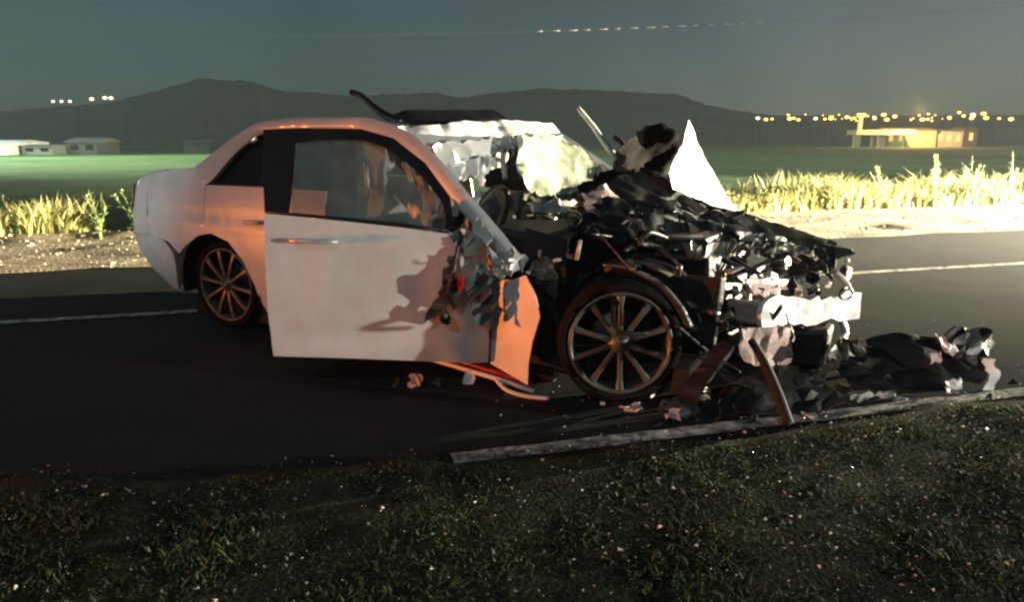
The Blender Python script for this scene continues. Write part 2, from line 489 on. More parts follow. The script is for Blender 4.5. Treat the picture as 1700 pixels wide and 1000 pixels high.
def leafmat(name, c1, c2, rough=0.6):
    m = mat(name, c1, rough, 0, 0.3, 3.0, col2=c2)
    t = m.node_tree; b = t.nodes["Principled BSDF"]
    tr = t.nodes.new("ShaderNodeBsdfTranslucent"); tr.inputs['Color'].default_value = (*c1, 1)
    mx = t.nodes.new("ShaderNodeMixShader"); mx.inputs[0].default_value = .35
    o = t.nodes["Material Output"]
    t.links.new(b.outputs[0], mx.inputs[1]); t.links.new(tr.outputs[0], mx.inputs[2]); t.links.new(mx.outputs[0], o.inputs['Surface'])
    return m


DRY = leafmat("dry_yellow_grass", (0.40, 0.37, 0.14), (0.22, 0.22, 0.075))
GREEN = leafmat("roadside_grass", (0.085, 0.11, 0.042), (0.025, 0.045, 0.015))
WEED = leafmat("pale_weed_leaves", (0.30, 0.34, 0.14), (0.14, 0.2, 0.07))

rs = random.Random(11)
roots = []
for _ in range(30000):                                  # weeds along the far edge of the verge
    s = rs.uniform(-22, 40)
    t = 8.9 + abs(rs.gauss(0, 1)) * 1.0 + rs.uniform(-.35, .2)
    p = road(s, t)
    d = noise.noise(Vector((s * .75, 3.3, 0))) + .55 * noise.noise(Vector((s * 2.3, 7.7, 0)))
    right = 1 if s > 5 else 0
    k = (0.72 + .85 * d + .35 * noise.noise(Vector((s * 6.0, 1.1, 0)))) if right else (0.46 + 1.2 * d)
    if k < .12: continue
    if not right and rs.random() > .55: continue
    roots.append((p[0], p[1], -0.02, max(.18, min(1.3, k))))
tag(blades("verge_grass", roots, DRY, .40, .72, .045, .55, 4), label="dry yellow grass growing along the gravel verge", cat="grass", kind="stuff")

roots = []
for _ in range(80000):                                  # low dark grass of the near verge
    x = rs.uniform(-3.6, 4.2); y = rs.uniform(1.2, 3.9)
    q = Vector((x, y, 0)) - RO; s, t = q.dot(RD), q.dot(RN)
    if t > edge_t(s) + rs.gauss(-.05, .06): continue
    d = noise.noise(Vector((x * 2.2, y * 2.2, 1))) + .5 * noise.noise(Vector((x * 6, y * 6, 2)))
    if d < -.62 + rs.uniform(-.35, .35): continue
    roots.append((x, y, 0.026 if t < edge_t(s) - .1 else .004, .55 + .6 * max(0, d + .3)))
tag(blades("roadside_grass", roots, GREEN, .012, .042, .008, 1.1, 5), label="short dark grass and weeds on the near verge", cat="grass", kind="stuff")


def weed(p, hgt, seed, label):
    r_ = random.Random(seed); root = empty("tall_weed", p)
    tag(root, label, "weed", "tall weeds standing in the verge grass")
    sv = []; sf = []; lv = []; lf = []
    for k in range(r_.randint(4, 6)):
        a = r_.uniform(0, 6.28); ln = r_.uniform(.08, .3) * hgt; h_ = hgt * r_.uniform(.6, 1.0)
        pts = [Vector((math.cos(a) * ln * t * t, math.sin(a) * ln * t * t, h_ * t)) for t in (0, .25, .5, .75, 1)]
        b = len(sv)
        for i, q in enumerate(pts):
            w = .011 * (1 - i / 5)
            for j in range(3): sv.append(q + Vector((math.cos(j * 2.09) * w, math.sin(j * 2.09) * w, 0)))
        for i in range(4):
            for j in range(3): sf.append((b + i * 3 + j, b + i * 3 + (j + 1) % 3, b + i * 3 + 3 + (j + 1) % 3, b + i * 3 + 3 + j))
        for n in range(int(22 * hgt) + 8):
            t = r_.uniform(.18, 1.0); q = Vector((math.cos(a) * ln * t * t, math.sin(a) * ln * t * t, h_ * t))
            d = Vector((r_.gauss(0, 1), r_.gauss(0, 1), r_.uniform(.2, 1.3))).normalized(); L = r_.uniform(.06, .15) * (1.25 - t * .7)
            sd = d.cross(Vector((0, 0, 1))).normalized() * L * .22
            c = len(lv); lv += [q, q + d * L * .5 + sd, q + d * L + Vector((0, 0, -L * .2)), q + d * L * .5 - sd]; lf.append((c, c + 1, c + 2, c + 3))
    mesh("stem", sv, sf, WEED, root); mesh("leaves", lv, lf, WEED, root)


weed((-5.15, 9.75, -.03), 1.0, 1, "tall leafy weed touching the rear end of the white sedan")
weed((-5.55, 9.55, -.03), 0.72, 2, "bushy pale weed standing just left of the sedan's rear bumper")
weed((-6.75, 9.6, -.03), 0.62, 3, "low pale weed clump at the left edge of the gravel verge")
weed((7.35, 14.25, -.03), 1.05, 4, "tall pale weed rising above the bright grass behind the dark headlamp")
weed((8.45, 14.3, -.03), 1.2, 5, "tallest pale weed standing in the verge grass below the orange building")
weed((9.35, 14.6, -.03), 1.05, 6, "bushy grey-green weed between the tallest weed and the right edge")
weed((10.35, 14.9, -.03), 1.1, 7, "tall pale weed near the right edge of the picture")


# ------------------------------------------------------------------ far buildings and lamps
LITW = emis("lit_window", (1.0, .60, .24), .7)


def house(name, label, a, b, hgt, wallc, roofc, roofh, rows, yaw=0.0, cat="building"):
    (x0, y0), (x1, y1) = a, b
    root = empty(name, ((x0 + x1) / 2, (y0 + y1) / 2, 0), yaw)
    tag(root, label, cat)
    w, d = (x1 - x0) / 2, (y1 - y0) / 2
    wm = mat(name + "_wall", wallc, .85, 0, .15, .6); rm = mat(name + "_roof", roofc, .7, 0, .3, .8); gm = M['tint'] if x0 < 0 else LITW
    block("wall", (-w, -d, -.1), (w, d, hgt), wm, root, 0)
    rf = mesh("roof", [(-w - .3, -d - .3, hgt), (w + .3, -d - .3, hgt), (w + .3, d + .3, hgt), (-w - .3, d + .3, hgt), (-w - .3, 0, hgt + roofh), (w + .3, 0, hgt + roofh)],
              [(0, 1, 5, 4), (2, 3, 4, 5), (1, 2, 5), (3, 0, 4), (3, 2, 1, 0)], rm, root)
    for i in range(rows):
        cx = -w + (i + .5) * 2 * w / rows
        block("window", (cx - .35, -d - .04, hgt * .35), (cx + .35, -d + .02, hgt * .78), gm, root, 0)
    return root


house("farm_shed", "long white lit shed at the left edge of the field", (-58.5, 66), (-45.8, 72), 1.05, (.75, .8, .8), (.55, .62, .62), .25, 6)
house("low_barn", "low pale green barn between the white shed and the small house", (-45.2, 67), (-42.4, 71), .75, (.17, .20, .18), (.15, .18, .165), .15, 2)
house("small_house", "small grey house with pale roof beside the low barn", (-42.2, 69), (-39.4, 73), 1.1, (.06, .075, .065), (.17, .19, .18), .42, 2)
house("field_hut", "faint grey hut in the field nearest the sedan's rear window", (-35.2, 78), (-32.4, 81), 1.0, (.06, .07, .065), (.09, .10, .095), .35, 1)
house("orange_hall", "orange lit low hall below the row of town lamps", (72.3, 141), (82.0, 147), 3.1, (.62, .52, .36), (.35, .3, .22), .5, 5)
house("pink_hall", "pale pinkish hall on the right of the orange lit hall", (82.5, 142), (87.8, 148), 3.0, (.6, .5, .46), (.4, .34, .31), .3, 3)
house("dark_shed", "dark brown shed at the right end of the pinkish hall", (88.1, 142), (90.6, 147), 3.4, (.10, .06, .055), (.08, .05, .05), .4, 1)
fc = empty("forecourt_canopy", (69.8, 139, 0)); tag(fc, "flat orange lit forecourt canopy on posts left of the orange hall", "canopy")
cm = mat("canopy_paint", (.7, .58, .36), .7, 0, .15, .5)
block("canopy_slab", (-5.4, -2.4, 2.25), (5.6, 1.6, 3.1), cm, fc, .05)
for px in (-4.6, 0, 4.8): block("post", (px - .15, -.15, -.1), (px + .15, .15, 2.25), cm, fc, 0)
pl = empty("sign_pylon", (67.2, 141.5, 0)); tag(pl, "thin tall orange pylon rising behind the forecourt canopy", "pylon")
block("mast", (-.35, -.3, -.1), (.35, .3, 5.6), cm, pl, .03); block("head", (-.9, -.35, 5.6), (.9, .35, 6.3), cm, pl, .03)

LAMPY = emis("sodium_lamp", (1.0, .52, .10), 5.0)
LAMPW = emis("warm_white_lamp", (1.0, .72, .42), 5.0)
POST = mat("lamp_post_grey", (.02, .02, .02), .7, .0)


def lamp_proto(m):
    t_ = bpy.data.meshes.new("pole"); bm = bmesh.new()
    bmesh.ops.create_cone(bm, cap_ends=True, segments=6, radius1=.06, radius2=.035, depth=1.0); bm.to_mesh(t_); bm.free(); t_.materials.append(POST)
    hm = bpy.data.meshes.new("lamp_head"); bm = bmesh.new(); bmesh.ops.create_uvsphere(bm, u_segments=12, v_segments=8, radius=.42)
    for v in bm.verts: v.co.z *= .72; v.co.x *= 1.15
    bm.to_mesh(hm); bm.free(); hm.materials.append(m); hm.shade_smooth()
    return t_, hm


PY, PW = lamp_proto(LAMPY), lamp_proto(LAMPW)


def street_lamp(p, proto, k, label, group, ground=0.0):
    root = empty("street_lamp", (p[0], p[1], ground)); tag(root, label, "street lamp", group)
    hgt = p[2] - ground
    po = bpy.data.objects.new("pole", proto[0]); COL.objects.link(po); po.parent = root; po.scale = (1, 1, hgt); po.location = (0, .55, hgt / 2)
    he = bpy.data.objects.new("lamp_head", proto[1]); COL.objects.link(he); he.parent = root; he.scale = (k, k, k); he.location = (0, 0, hgt)


TL = [(50.25, 5.64), (52.11, 5.4), (53.7, 5.52), (56.41, 5.52), (57.63, 5.64), (59.75, 5.4), (63.05, 5.64), (64.67, 5.52), (65.89, 5.64), (68.94, 5.88), (70.81, 5.64), (72.61, 6.12), (74.11, 5.88), (75.37, 5.64), (76.89, 6.36), (77.61, 5.4), (78.53, 6.0), (84.39, 5.4), (86.47, 5.52), (89.28, 5.64), (91.1, 5.88), (92.2, 6.83), (92.91, 6.12), (94.21, 5.64), (94.97, 6.36), (97.39, 6.6), (98.5, 5.76), (100.74, 5.64), (103.71, 5.52)]
rs = random.Random(3)
for i, (x, z) in enumerate(TL):
    street_lamp((x, 150 + rs.uniform(-1, 3), z), PY if i % 6 else PW, rs.uniform(.55, 1.05), "small yellow street lamp in the row of town lights right of the wreck", "town lights along the right skyline")
for i in range(30):
    x = rs.uniform(58, 104) if i % 3 else rs.uniform(68, 80)
    street_lamp((x, 156 + rs.uniform(0, 14), rs.uniform(5.5, 7.0)), PY, rs.uniform(.28, .6), "tiny yellow lamp twinkling behind the row of town lights on the right", "faint town lights behind the right row")
for (x, z) in [(-186.73, 16.6), (-183.3, 16.6), (-179.87, 16.6)]:
    street_lamp((x, 300, z), PW, 1.25, "one of three close orange-white lamps on the hill above the white shed", "three close lamps on the left hill")
street_lamp((-170.9, 300, 17.5), PW, 1.7, "single warm lamp between the trio and the pair on the left hill", "lamps on the left hill")
for (x, z) in [(-165.5, 18.0), (-163.0, 17.9)]:
    street_lamp((x, 300, z), PW, 1.7, "one of a close pair of lamps at the right end of the left hill lights", "pair of lamps on the left hill")


def point(name, loc, e, col, r=.3):
    l = bpy.data.lights.new(name, 'POINT'); l.energy = e; l.color = col; l.shadow_soft_size = r
    o = bpy.data.objects.new(name, l); COL.objects.link(o); o.location = loc


point("forecourt_light", (73.5, 132.5, 6.5), 26000, (1.0, .55, .16))          # the lamps shown over the orange forecourt
point("shed_yard_light", (-50.5, 60, 7.5), 9000, (.86, 1.0, .95))         # the yard lamp of the lit shed
cab = tube("overhead_cable", [(-30 + i * 2.5, 30, 5.35 + 0.0011 * (-30 + i * 2.5 + 12) ** 2) for i in range(41)], .004, POST, None, 5)
tag(cab, "thin overhead cable with a row of faint glowing dashes added along it across the sky", "cable")
SLV = emis("faint_dash_glow", (.035, .036, .033), 3.0)  # glow put into the dashes in place of light caught by the cable
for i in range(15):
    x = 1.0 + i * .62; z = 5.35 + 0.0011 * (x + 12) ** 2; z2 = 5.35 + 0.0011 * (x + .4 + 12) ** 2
    tube("glow_dash", [(x, 30, z), (x + .22 + .2 * ((i * 7) % 5) / 5, 30, z2)], .03, SLV, cab, 6)

# ------------------------------------------------------------------ the wrecked sedan
# car space: x runs from the rear axle to the nose, y from the side towards the camera into the car, z up
CAR = empty("wrecked_sedan", (-2.0476, 4.8836, 0), -R(28.637))
tag(CAR, "wrecked white sedan with crushed front and open front door standing across the road", "car")
CW = 1.78


def vs(u, z):
    if z < 1.0: v = .05 * ((z - .62) / .4) ** 2
    else: v = .045 + (z - 1.0) * .5
    v += .010 * math.exp(-((z - .80) / .02) ** 2) - .006 * math.exp(-((z - .76) / .03) ** 2)      # shoulder crease
    return v


def panel(name, outline, m, parent=CAR, step=.05, off=0.0, far=False, thick=.012, smooth=True, dent=0.0, seed=1):
    v2, f, nb = tri2d(outline, step, seed)
    V = []
    for (u, z) in v2:
        v = vs(u, z) + off + (dent * fold((u, z), seed, 1, 2.5) if dent else 0)
        V.append((u, CW - v if far else v, z))
    if not far: f = [tuple(reversed(q)) for q in f]
    o = mesh(name, V, f, m, parent, smooth)
    # make the skin face outwards
    return solid(o, thick, 0)


ARCH = [(.358 + .02, .15), (.345, .25), (.326, .36), (.258, .515), (.131, .640), (-.033, .688), (-.173, .665), (-.33, .575), (-.42, .44), (-.455, .29)]
quarter = [(-.107, 1.015), (-.17, 1.10), (-.24, 1.125), (-.5, 1.112), (-.66, 1.088), (-.735, 1.04), (-.735, .85), (-.735, .645), (-.66, .625), (-.50, .60), (-.40, .52), (-.33, .575), (-.173, .665), (-.104, .677)]
panel("rear_quarter_panel", quarter, M['paint'], dent=.003)
panel("rear_quarter_panel", quarter, M['paint'], far=True)
bump_o = [(-.94, .645), (-.70, .605), (-.52, .585), (-.46, .45), (-.475, .30), (-.60, .25), (-.90, .28), (-1.10, .36), (-1.13, .5), (-1.11, .62)]


# rear end: bumper and boot as lofts around the back of the car
def rear_loft(name, prof, m):
    """prof: list of (z, u of the rear-most point, inset at the sides)"""
    V = []; F = []; n = 40
    for (z, ue, fr) in prof:
        for i in range(n + 1):
            a = -1 + 2 * i / n
            y0 = CW / 2
            # superellipse plan between the two sides
            th = math.pi * i / n
            cx, sy = math.sin(th), -math.cos(th)
            px = abs(cx) ** .55; py = math.copysign(abs(sy) ** .42, sy)
            u = fr + (ue - fr) * px
            half = CW / 2 - vs(-.35, z) + .002
            V.append((u, y0 + py * half, z))
    k = n + 1
    for j in range(len(prof) - 1):
        for i in range(n): F.append((j * k + i, j * k + i + 1, (j + 1) * k + i + 1, (j + 1) * k + i))
    return solid(mesh(name, V, F, m, CAR, True), .012, 0)


rear_loft("rear_bumper", [(.24, -.66, -.50), (.30, -.82, -.49), (.37, -.98, -.47), (.46, -1.09, -.46), (.54, -1.135, -.48), (.60, -1.14, -.55), (.62, -1.13, -.62), (.637, -1.10, -.72)], M['paint'])
rear_loft("boot_lid", [(.64, -1.05, -.72), (.76, -1.06, -.72), (.88, -1.05, -.72), (.96, -1.03, -.72), (1.02, -1.0, -.71), (1.06, -.95, -.66), (1.085, -.86, -.58), (1.10, -.76, -.5)], M['paint'])
for sd in (-1, 1):
    V = []; F = []
    for j in range(7):
        z = .83 + .15 * j / 6; half = CW / 2 - vs(-.35, z) + .012
        for i in range(11):
            th = math.pi * (.10 + .25 * i / 10)
            V.append((-.72 - .345 * math.sin(th) ** .55, CW / 2 + sd * math.cos(th) ** .42 * half, z + .03 * i / 10))
    for j in range(6):
        for i in range(10): F.append((j * 11 + i, j * 11 + i + 1, j * 11 + 12 + i, j * 11 + 11 + i))
    solid(mesh("tail_lamp", V, F, M['red'], CAR, True), .012, 0)
# deck, rear window, roof (spanning the car)


def span(name, prof, m, crown=.03, n=16, u0=0, thick=.01, amp=0.0, seed=1, va=0.0):
    """prof: (u, z, y inset) rows joined across the car"""
    V = []; F = []
    for (u, z, ins) in prof:
        for i in range(n + 1):
            t = i / n; y = ins + (CW - 2 * ins) * t
            V.append((u - .0 * t, y, z + crown * (1 - (2 * t - 1) ** 2) + (amp * fold((u * 2, y), seed, 1, 2.2) if amp else 0)))
    k = n + 1
    for j in range(len(prof) - 1):
        for i in range(n): F.append((j * k + i, j * k + i + 1, (j + 1) * k + i + 1, (j + 1) * k + i))
    return solid(mesh(name, V, F, m, CAR, True), thick, 1)


span("boot_deck", [(-.90, 1.068, .28), (-.8, 1.085, .18), (-.6, 1.108, .15), (-.4, 1.124, .135), (-.22, 1.135, .125)], M['paint'], .02)
span("rear_window", [(-.235, 1.14, .16), (-.1, 1.215, .20), (.05, 1.30, .24), (.2, 1.375, .27), (.26, 1.395, .28)], M['tint'], .035)
span("roof", [(.20, 1.402, .275), (.4, 1.42, .265), (.7, 1.428, .262), (1.0, 1.426, .262), (1.25, 1.410, .27), (1.36, 1.395, .28)], M['paint'], .022, 20, amp=.004)


# roof rail running into the C and A pillars, near and far
rail_top = [(-.248, 1.128), (-.17, 1.172), (-.01, 1.287), (.10, 1.352), (.227, 1.410), (.40, 1.430), (.604, 1.440), (1.067, 1.436), (1.20, 1.43), (1.315, 1.405), (1.518, 1.348), (1.729, 1.232), (1.941, 1.080), (2.170, .905), (2.405, .696)]
rail_bot = [(-.10, 1.020), (-.035, 1.053), (.092, 1.223), (.18, 1.30), (.283, 1.368), (.42, 1.382), (.628, 1.389), (1.060, 1.388), (1.15, 1.36), (1.357, 1.292), (1.558, 1.23), (1.715, 1.144), (1.921, 1.014), (2.137, .845), (2.333, .647)]


def rail(name, a, b, m, far=False, amp=0.0, depth=.05, dv=0.0):
    A = [Vector((p[0], p[1], 0)) for p in a]; B = [Vector((p[0], p[1], 0)) for p in b]
    A = curve_pts(A, 5); B = curve_pts(B, 5)
    V = []; F = []; k = 7
    for i, (p, q) in enumerate(zip(A, B)):
        for j in range(k):
            t = j / (k - 1); u, z = p.x + (q.x - p.x) * t, p.y + (q.y - p.y) * t
            v = vs(u, z) - .022 * math.sin(t * math.pi) + (amp * fold((u, z), 5, 1, 6) if amp else 0) + dv
            V.append((u, CW - v if far else v, z))
    for i in range(len(A) - 1):
        for j in range(k - 1): F.append((i * k + j, i * k + j + 1, (i + 1) * k + j + 1, (i + 1) * k + j))
    return solid(mesh(name, V, F, m, CAR, True), depth, 0)


rail("roof_rail", rail_top, rail_bot, M['paint'], amp=.002)
rail("roof_rail", rail_top[:10], rail_bot[:10], M['paint'], far=True)
rail("windscreen_pillar", [(1.315, 1.405), (1.55, 1.40), (1.85, 1.36), (2.1, 1.2), (2.35, 1.03), (2.6, .9)], [(1.357, 1.31), (1.58, 1.33), (1.83, 1.29), (2.06, 1.14), (2.30, .98), (2.5, .85)], M['dirty'], far=True)

# rear door with its dark window, sill, lower body
rdoor = [(-.104, 1.012), (.30, 1.015), (.70, 1.012), (1.0, 1.005), (1.02, .60), (1.0, .12), (.506, .14), (.385, .16), (.345, .25), (.326, .36), (.258, .515), (.131, .640), (-.033, .688), (-.100, .680)]
RDR = panel("rear_door", rdoor, M['paint'], dent=.003, seed=4)
panel("window_glass", [(-.05, 1.03), (.085, 1.215), (.28, 1.362), (.42, 1.377), (1.05, 1.380), (1.12, 1.02)], M['tint'], RDR, off=.022)
tube("belt_trim", [(-.06, vs(0, 1.02) - .004, 1.022), (.5, vs(.5, 1.02) - .004, 1.022), (1.12, vs(1, 1.02) - .004, 1.018)], .009, M['plastic'], RDR, 6)
fr_ = [(.40, 1.03), (.415, 1.2), (.43, 1.375), (.47, 1.375), (.47, 1.03)]
panel("window_post", fr_, M['plastic'], RDR, off=.008)
rdf = panel("rear_door", rdoor, M['paint'], far=True, seed=4)
panel("window_glass", [(-.05, 1.03), (.085, 1.215), (.28, 1.362), (.42, 1.377), (1.05, 1.380), (1.12, 1.02)], M['tint'], rdf, off=.022, far=True)
tube("door_handle", [(.30, -.006, .785), (.34, -.022, .788), (.44, -.024, .79), (.485, -.008, .79)], .012, M['silver'], RDR, 8)
fdoor = [(1.18, 1.0), (1.6, .99), (2.05, .93), (2.25, .80), (2.3, .2), (1.14, .16)]
panel("front_door", fdoor, M['dirty'], far=True, dent=.02, seed=6)
panel("sill", [(.40, .145), (1.1, .115), (1.8, .085), (2.54, .055), (2.53, -.0), (1.8, .02), (.42, .07)], M['plastic'], off=.03, thick=.06)
tube("sill_edge", [(1.60, -.015, .105), (2.0, -.06, .095), (2.30, -.105, .082), (2.53, -.12, .052)], .013, M['red'], CAR, 8)
tube("sill_edge", [(1.62, -.02, .078), (2.0, -.075, .064), (2.3, -.12, .052), (2.54, -.135, .026)], .014, M['paint'], CAR, 8)
tube("loose_trim", curve_pts([(2.32, -.15, .055), (2.40, -.18, .022), (2.52, -.19, .012), (2.64, -.16, .012)], 5), .011, M['paint'], CAR, 8)
block("floor_pan", (-.42, .10, .055), (3.3, CW - .1, .20), M['dark'], CAR, .02)  # bottom lowered to stop lamp light passing under the car
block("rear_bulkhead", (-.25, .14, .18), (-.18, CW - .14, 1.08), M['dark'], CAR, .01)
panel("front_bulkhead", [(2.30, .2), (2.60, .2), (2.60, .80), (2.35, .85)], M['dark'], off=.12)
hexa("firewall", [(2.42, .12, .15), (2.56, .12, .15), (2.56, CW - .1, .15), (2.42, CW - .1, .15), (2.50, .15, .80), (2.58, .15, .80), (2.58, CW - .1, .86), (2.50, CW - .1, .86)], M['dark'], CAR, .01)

# wheels


def wheel(pos, rz, tilt, amber=False):
    w = empty("wheel", pos); w.parent = CAR; w.rotation_euler = (tilt, 0.12 if amber else .3, rz)
    rr = .315; ri = .264
    lathe("tyre", [(ri - .012, .045), (ri - .004, .028), (ri + .018, .012), (ri + .045, .010), (rr - .014, .022), (rr - .003, .042), (rr, .075), (rr, .155), (rr - .01, .19), (ri + .03, .215), (ri - .01, .20)], M['rubber'], w, 56)
    lathe("rim", [(ri - .001, .014), (ri - .006, .008), (ri - .016, .012), (ri - .024, .030), (ri - .030, .070), (ri - .036, .185), (ri - .002, .20)], M['alloy'], w, 56)
    V = []; F = []
    sp = None
    for k in range(10):
        a = 2 * math.pi * k / 10
        wd0, wd1 = .015, .012
        pts = []
        for (r, y, ww) in ((.045, .030, .016), (.12, .022, .0125), (.19, .020, .0135), (.244, .024, .021)):
            for s, dy in ((-1, 0), (-.55, -.010), (.55, -.010), (1, 0), (.8, .022), (-.8, .022)):
                pts.append((r, y + dy, s * ww))
        if sp is None:
            me = bpy.data.meshes.new("spoke"); fs = []
            for i in range(3):
                for j in range(6): fs.append((i * 6 + j, i * 6 + (j + 1) % 6, i * 6 + 6 + (j + 1) % 6, i * 6 + 6 + j))
            fs += [(5, 4, 3, 2, 1, 0), (18, 19, 20, 21, 22, 23)]
            me.from_pydata(pts, [], fs); me.update(); me.materials.append(M['alloy']); sp = me
        o = bpy.data.objects.new("spoke", sp); COL.objects.link(o); o.parent = w; o.rotation_euler = (0, a, 0)
    lathe("hub", [(.0, .004), (.028, .006), (.034, .016), (.056, .022), (.062, .05), (.06, .10)], M['alloy'], w, 24)
    lathe("brake_disc", [(.0, .085), (.155, .085), (.158, .092), (.158, .11), (.0, .11)], M['primer'], w, 32)
    return w


wheel((0, .035, .317), 0, 0, True)
wheel((2.972, -.03, .317), R(27), R(-3))
wf = wheel((.02, CW - .035, .317), R(180), 0)
wheel((2.92, CW - .02, .317), R(190), 0)

# dark wheel housings
for (cu, rad, y0, y1, a0, a1) in ((-.04, .395, .03, .42, -12, 192), (2.93, .385, .22, .5, 10, 185), (-.04, .395, CW - .42, CW - .03, -12, 192)):
    V = []; F = []
    n = 20
    for i in range(n + 1):
        a = R(a0 + (a1 - a0) * i / n)
        for y in (y0, y1): V.append((cu + rad * math.cos(a), y, .31 + rad * math.sin(a) * .98))
    for i in range(n): F.append((2 * i, 2 * i + 1, 2 * i + 3, 2 * i + 2))
    b = len(V)
    V += [(cu, y1, .31)]
    for i in range(n): F.append((b, 2 * i + 1, 2 * i + 3))
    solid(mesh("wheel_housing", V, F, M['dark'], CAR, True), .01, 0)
tube("arch_lip", curve_pts([(2.86, -.02, .71), (2.98, -.02, .705), (3.14, .0, .64), (3.24, .03, .53), (3.29, .05, .43)], 6), .006, M['steel'], CAR, 8, .022)

# front door swung out on its hinge
DA = Vector((1.292, -.725, 0)); DD = Vector((.8415, .5403, 0)); DN = Vector((.5403, -.8415, 0))


def dp(s, z, off=0.0): return DA + DD * s + DN * off + Vector((0, 0, z))


def dbulge(s, z):
    b = .035 * (1 - ((z - .55) / .5) ** 2) + .010 * math.exp(-((z - .80) / .03) ** 2) - .014 * math.exp(-((z - .31) / .035) ** 2)
    if z < .27: b += -.10 * (.27 - z)
    if s > .6: b += .022 * (s - .6) * fold((s, z), 17, 1, 3.0)
    b -= .006 * math.exp(-((z - .62) / .012) ** 2) * min(1, max(0, (s - .05) * 8))
    if s > .95: b -= .9 * (s - .95) ** 2 * 1.2
    return b


def dpanel(name, outline, m, parent, off, step=.05, thick=.006, bul=True, lean=0.0, amp=0.0, seed=2):
    v2, f, nb = tri2d(outline, step, seed)
    V = [dp(s, z, off + (dbulge(s, z) if bul else 0) - lean * max(0, z - .95) + (amp * fold((s, z), seed, 1, 4) if amp else 0)) for s, z in v2]
    return solid(mesh(name, V, f, m, parent, True), thick, 0)


dout = [(.0, .205), (.25, .192), (.6, .170), (.9, .148), (1.135, .128), (1.14, .344), (1.075, .577), (1.0, .74), (.93, .845), (.70, .880), (.40, .915), (.06, .952), (.008, .955), (.0, .7), (-.005, .45)]
DOOR = dpanel("front_door", dout, M['paint'], CAR, .02, amp=.0025)
DOOR['label'] = "front door panel swung open, creased at its front edge"
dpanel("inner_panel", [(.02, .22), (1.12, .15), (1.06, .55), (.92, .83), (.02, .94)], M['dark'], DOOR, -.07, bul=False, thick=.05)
for (a, b) in (((.0, .205), (.0, .955)), ((.0, .205), (1.135, .128))):
    pa, pb = [], []
    for i in range(9):
        t = i / 8; s, z = a[0] + (b[0] - a[0]) * t, a[1] + (b[1] - a[1]) * t
        e0, e1 = ((.012, 0) if a[0] == b[0] else (0, .012))
        pa.append(dp(s + e0, z + e1, .012 + dbulge(s + e0, z + e1))); pb.append(dp(s + e0 * 2, z + e1 * 2, -.075))
    solid(mesh("door_return", pa + pb, [(i, i + 1, 10 + i, 9 + i) for i in range(8)], M['paint'], DOOR, True), .004, 0)
LN = .22
dpanel("window_sash", [(.005, .955), (.0, 1.15), (.006, 1.368), (.20, 1.375), (.493, 1.372), (.50, 1.322), (.30, 1.318), (.165, 1.300), (.150, 1.12), (.122, .958)], M['sash'], DOOR, .0, .04, .03, False, LN)
dpanel("window_sash", [(.493, 1.372), (.66, 1.325), (.82, 1.20), (.945, 1.03), (.965, .86), (.93, .852), (.905, 1.0), (.79, 1.15), (.645, 1.268), (.50, 1.322)], M['sash'], DOOR, .0, .04, .03, False, LN)
GL = dpanel("window_glass", [(.125, .93), (.150, 1.12), (.168, 1.298), (.30, 1.315), (.50, 1.32), (.645, 1.265), (.79, 1.147), (.905, .998), (.925, .86), (.70, .87), (.40, .90)], M['pane'], DOOR, -.012, .06, .004, False, LN)
tube("belt_seal", [dp(.01, .962, .012), dp(.40, .925, .02), (dp(.70, .892, .018)), dp(.93, .858, .008)], .010, M['plastic'], DOOR, 6)
hd = tube("door_handle", curve_pts([dp(.135, .822, .062), dp(.18, .822, .090), dp(.26, .820, .094), dp(.335, .816, .088), dp(.365, .814, .064)], 4), .0125, M['silver'], DOOR, 10)
# smashed mirror hanging off the front of the door
MIR = lump("door_mirror", dp(.945, .55, .125), (.045, .05, .10), M['plastic'], CAR, 41, 1, 3)
MIR['label'] = "broken black door mirror hanging down by its cable"
lump("mirror_cap", dp(.905, .42, .12), (.038, .04, .075), M['plastic'], MIR, 42)
lump("mirror_glass", dp(.995, .60, .145), (.018, .04, .05), M['red'], MIR, 43)
tube("mirror_cable", curve_pts([dp(1.0, .84, .06), dp(.975, .76, .075), dp(.955, .64, .11)], 4), .010, M['hose'], MIR, 6)
sheet("shadow_flap", [dp(.93, .74, .085), dp(.975, .735, .09), dp(.96, .58, .10), dp(.93, .50, .11), dp(.86, .42, .115), dp(.80, .40, .115), dp(.815, .45, .10), dp(.88, .53, .095)], M['olive'], CAR, .03, .012, 8, 9)  # olive flap added in the outline of the mirror's shadow on the door
sheet("hanging_cloth", [dp(1.03, .88, .07), dp(1.12, .80, .08), dp(1.165, .60, .10), dp(1.21, .46, .12), dp(1.14, .36, .13), dp(1.06, .40, .13), dp(1.03, .50, .12), dp(1.01, .70, .10)], M['teal'], CAR, .03, .022, 6, 12)
sheet("hanging_cloth", [dp(1.05, .66, .11), dp(1.13, .64, .12), dp(1.15, .55, .13), dp(1.10, .50, .14), dp(1.03, .52, .13)], M['brown'], CAR, .025, .018, 9, 13)

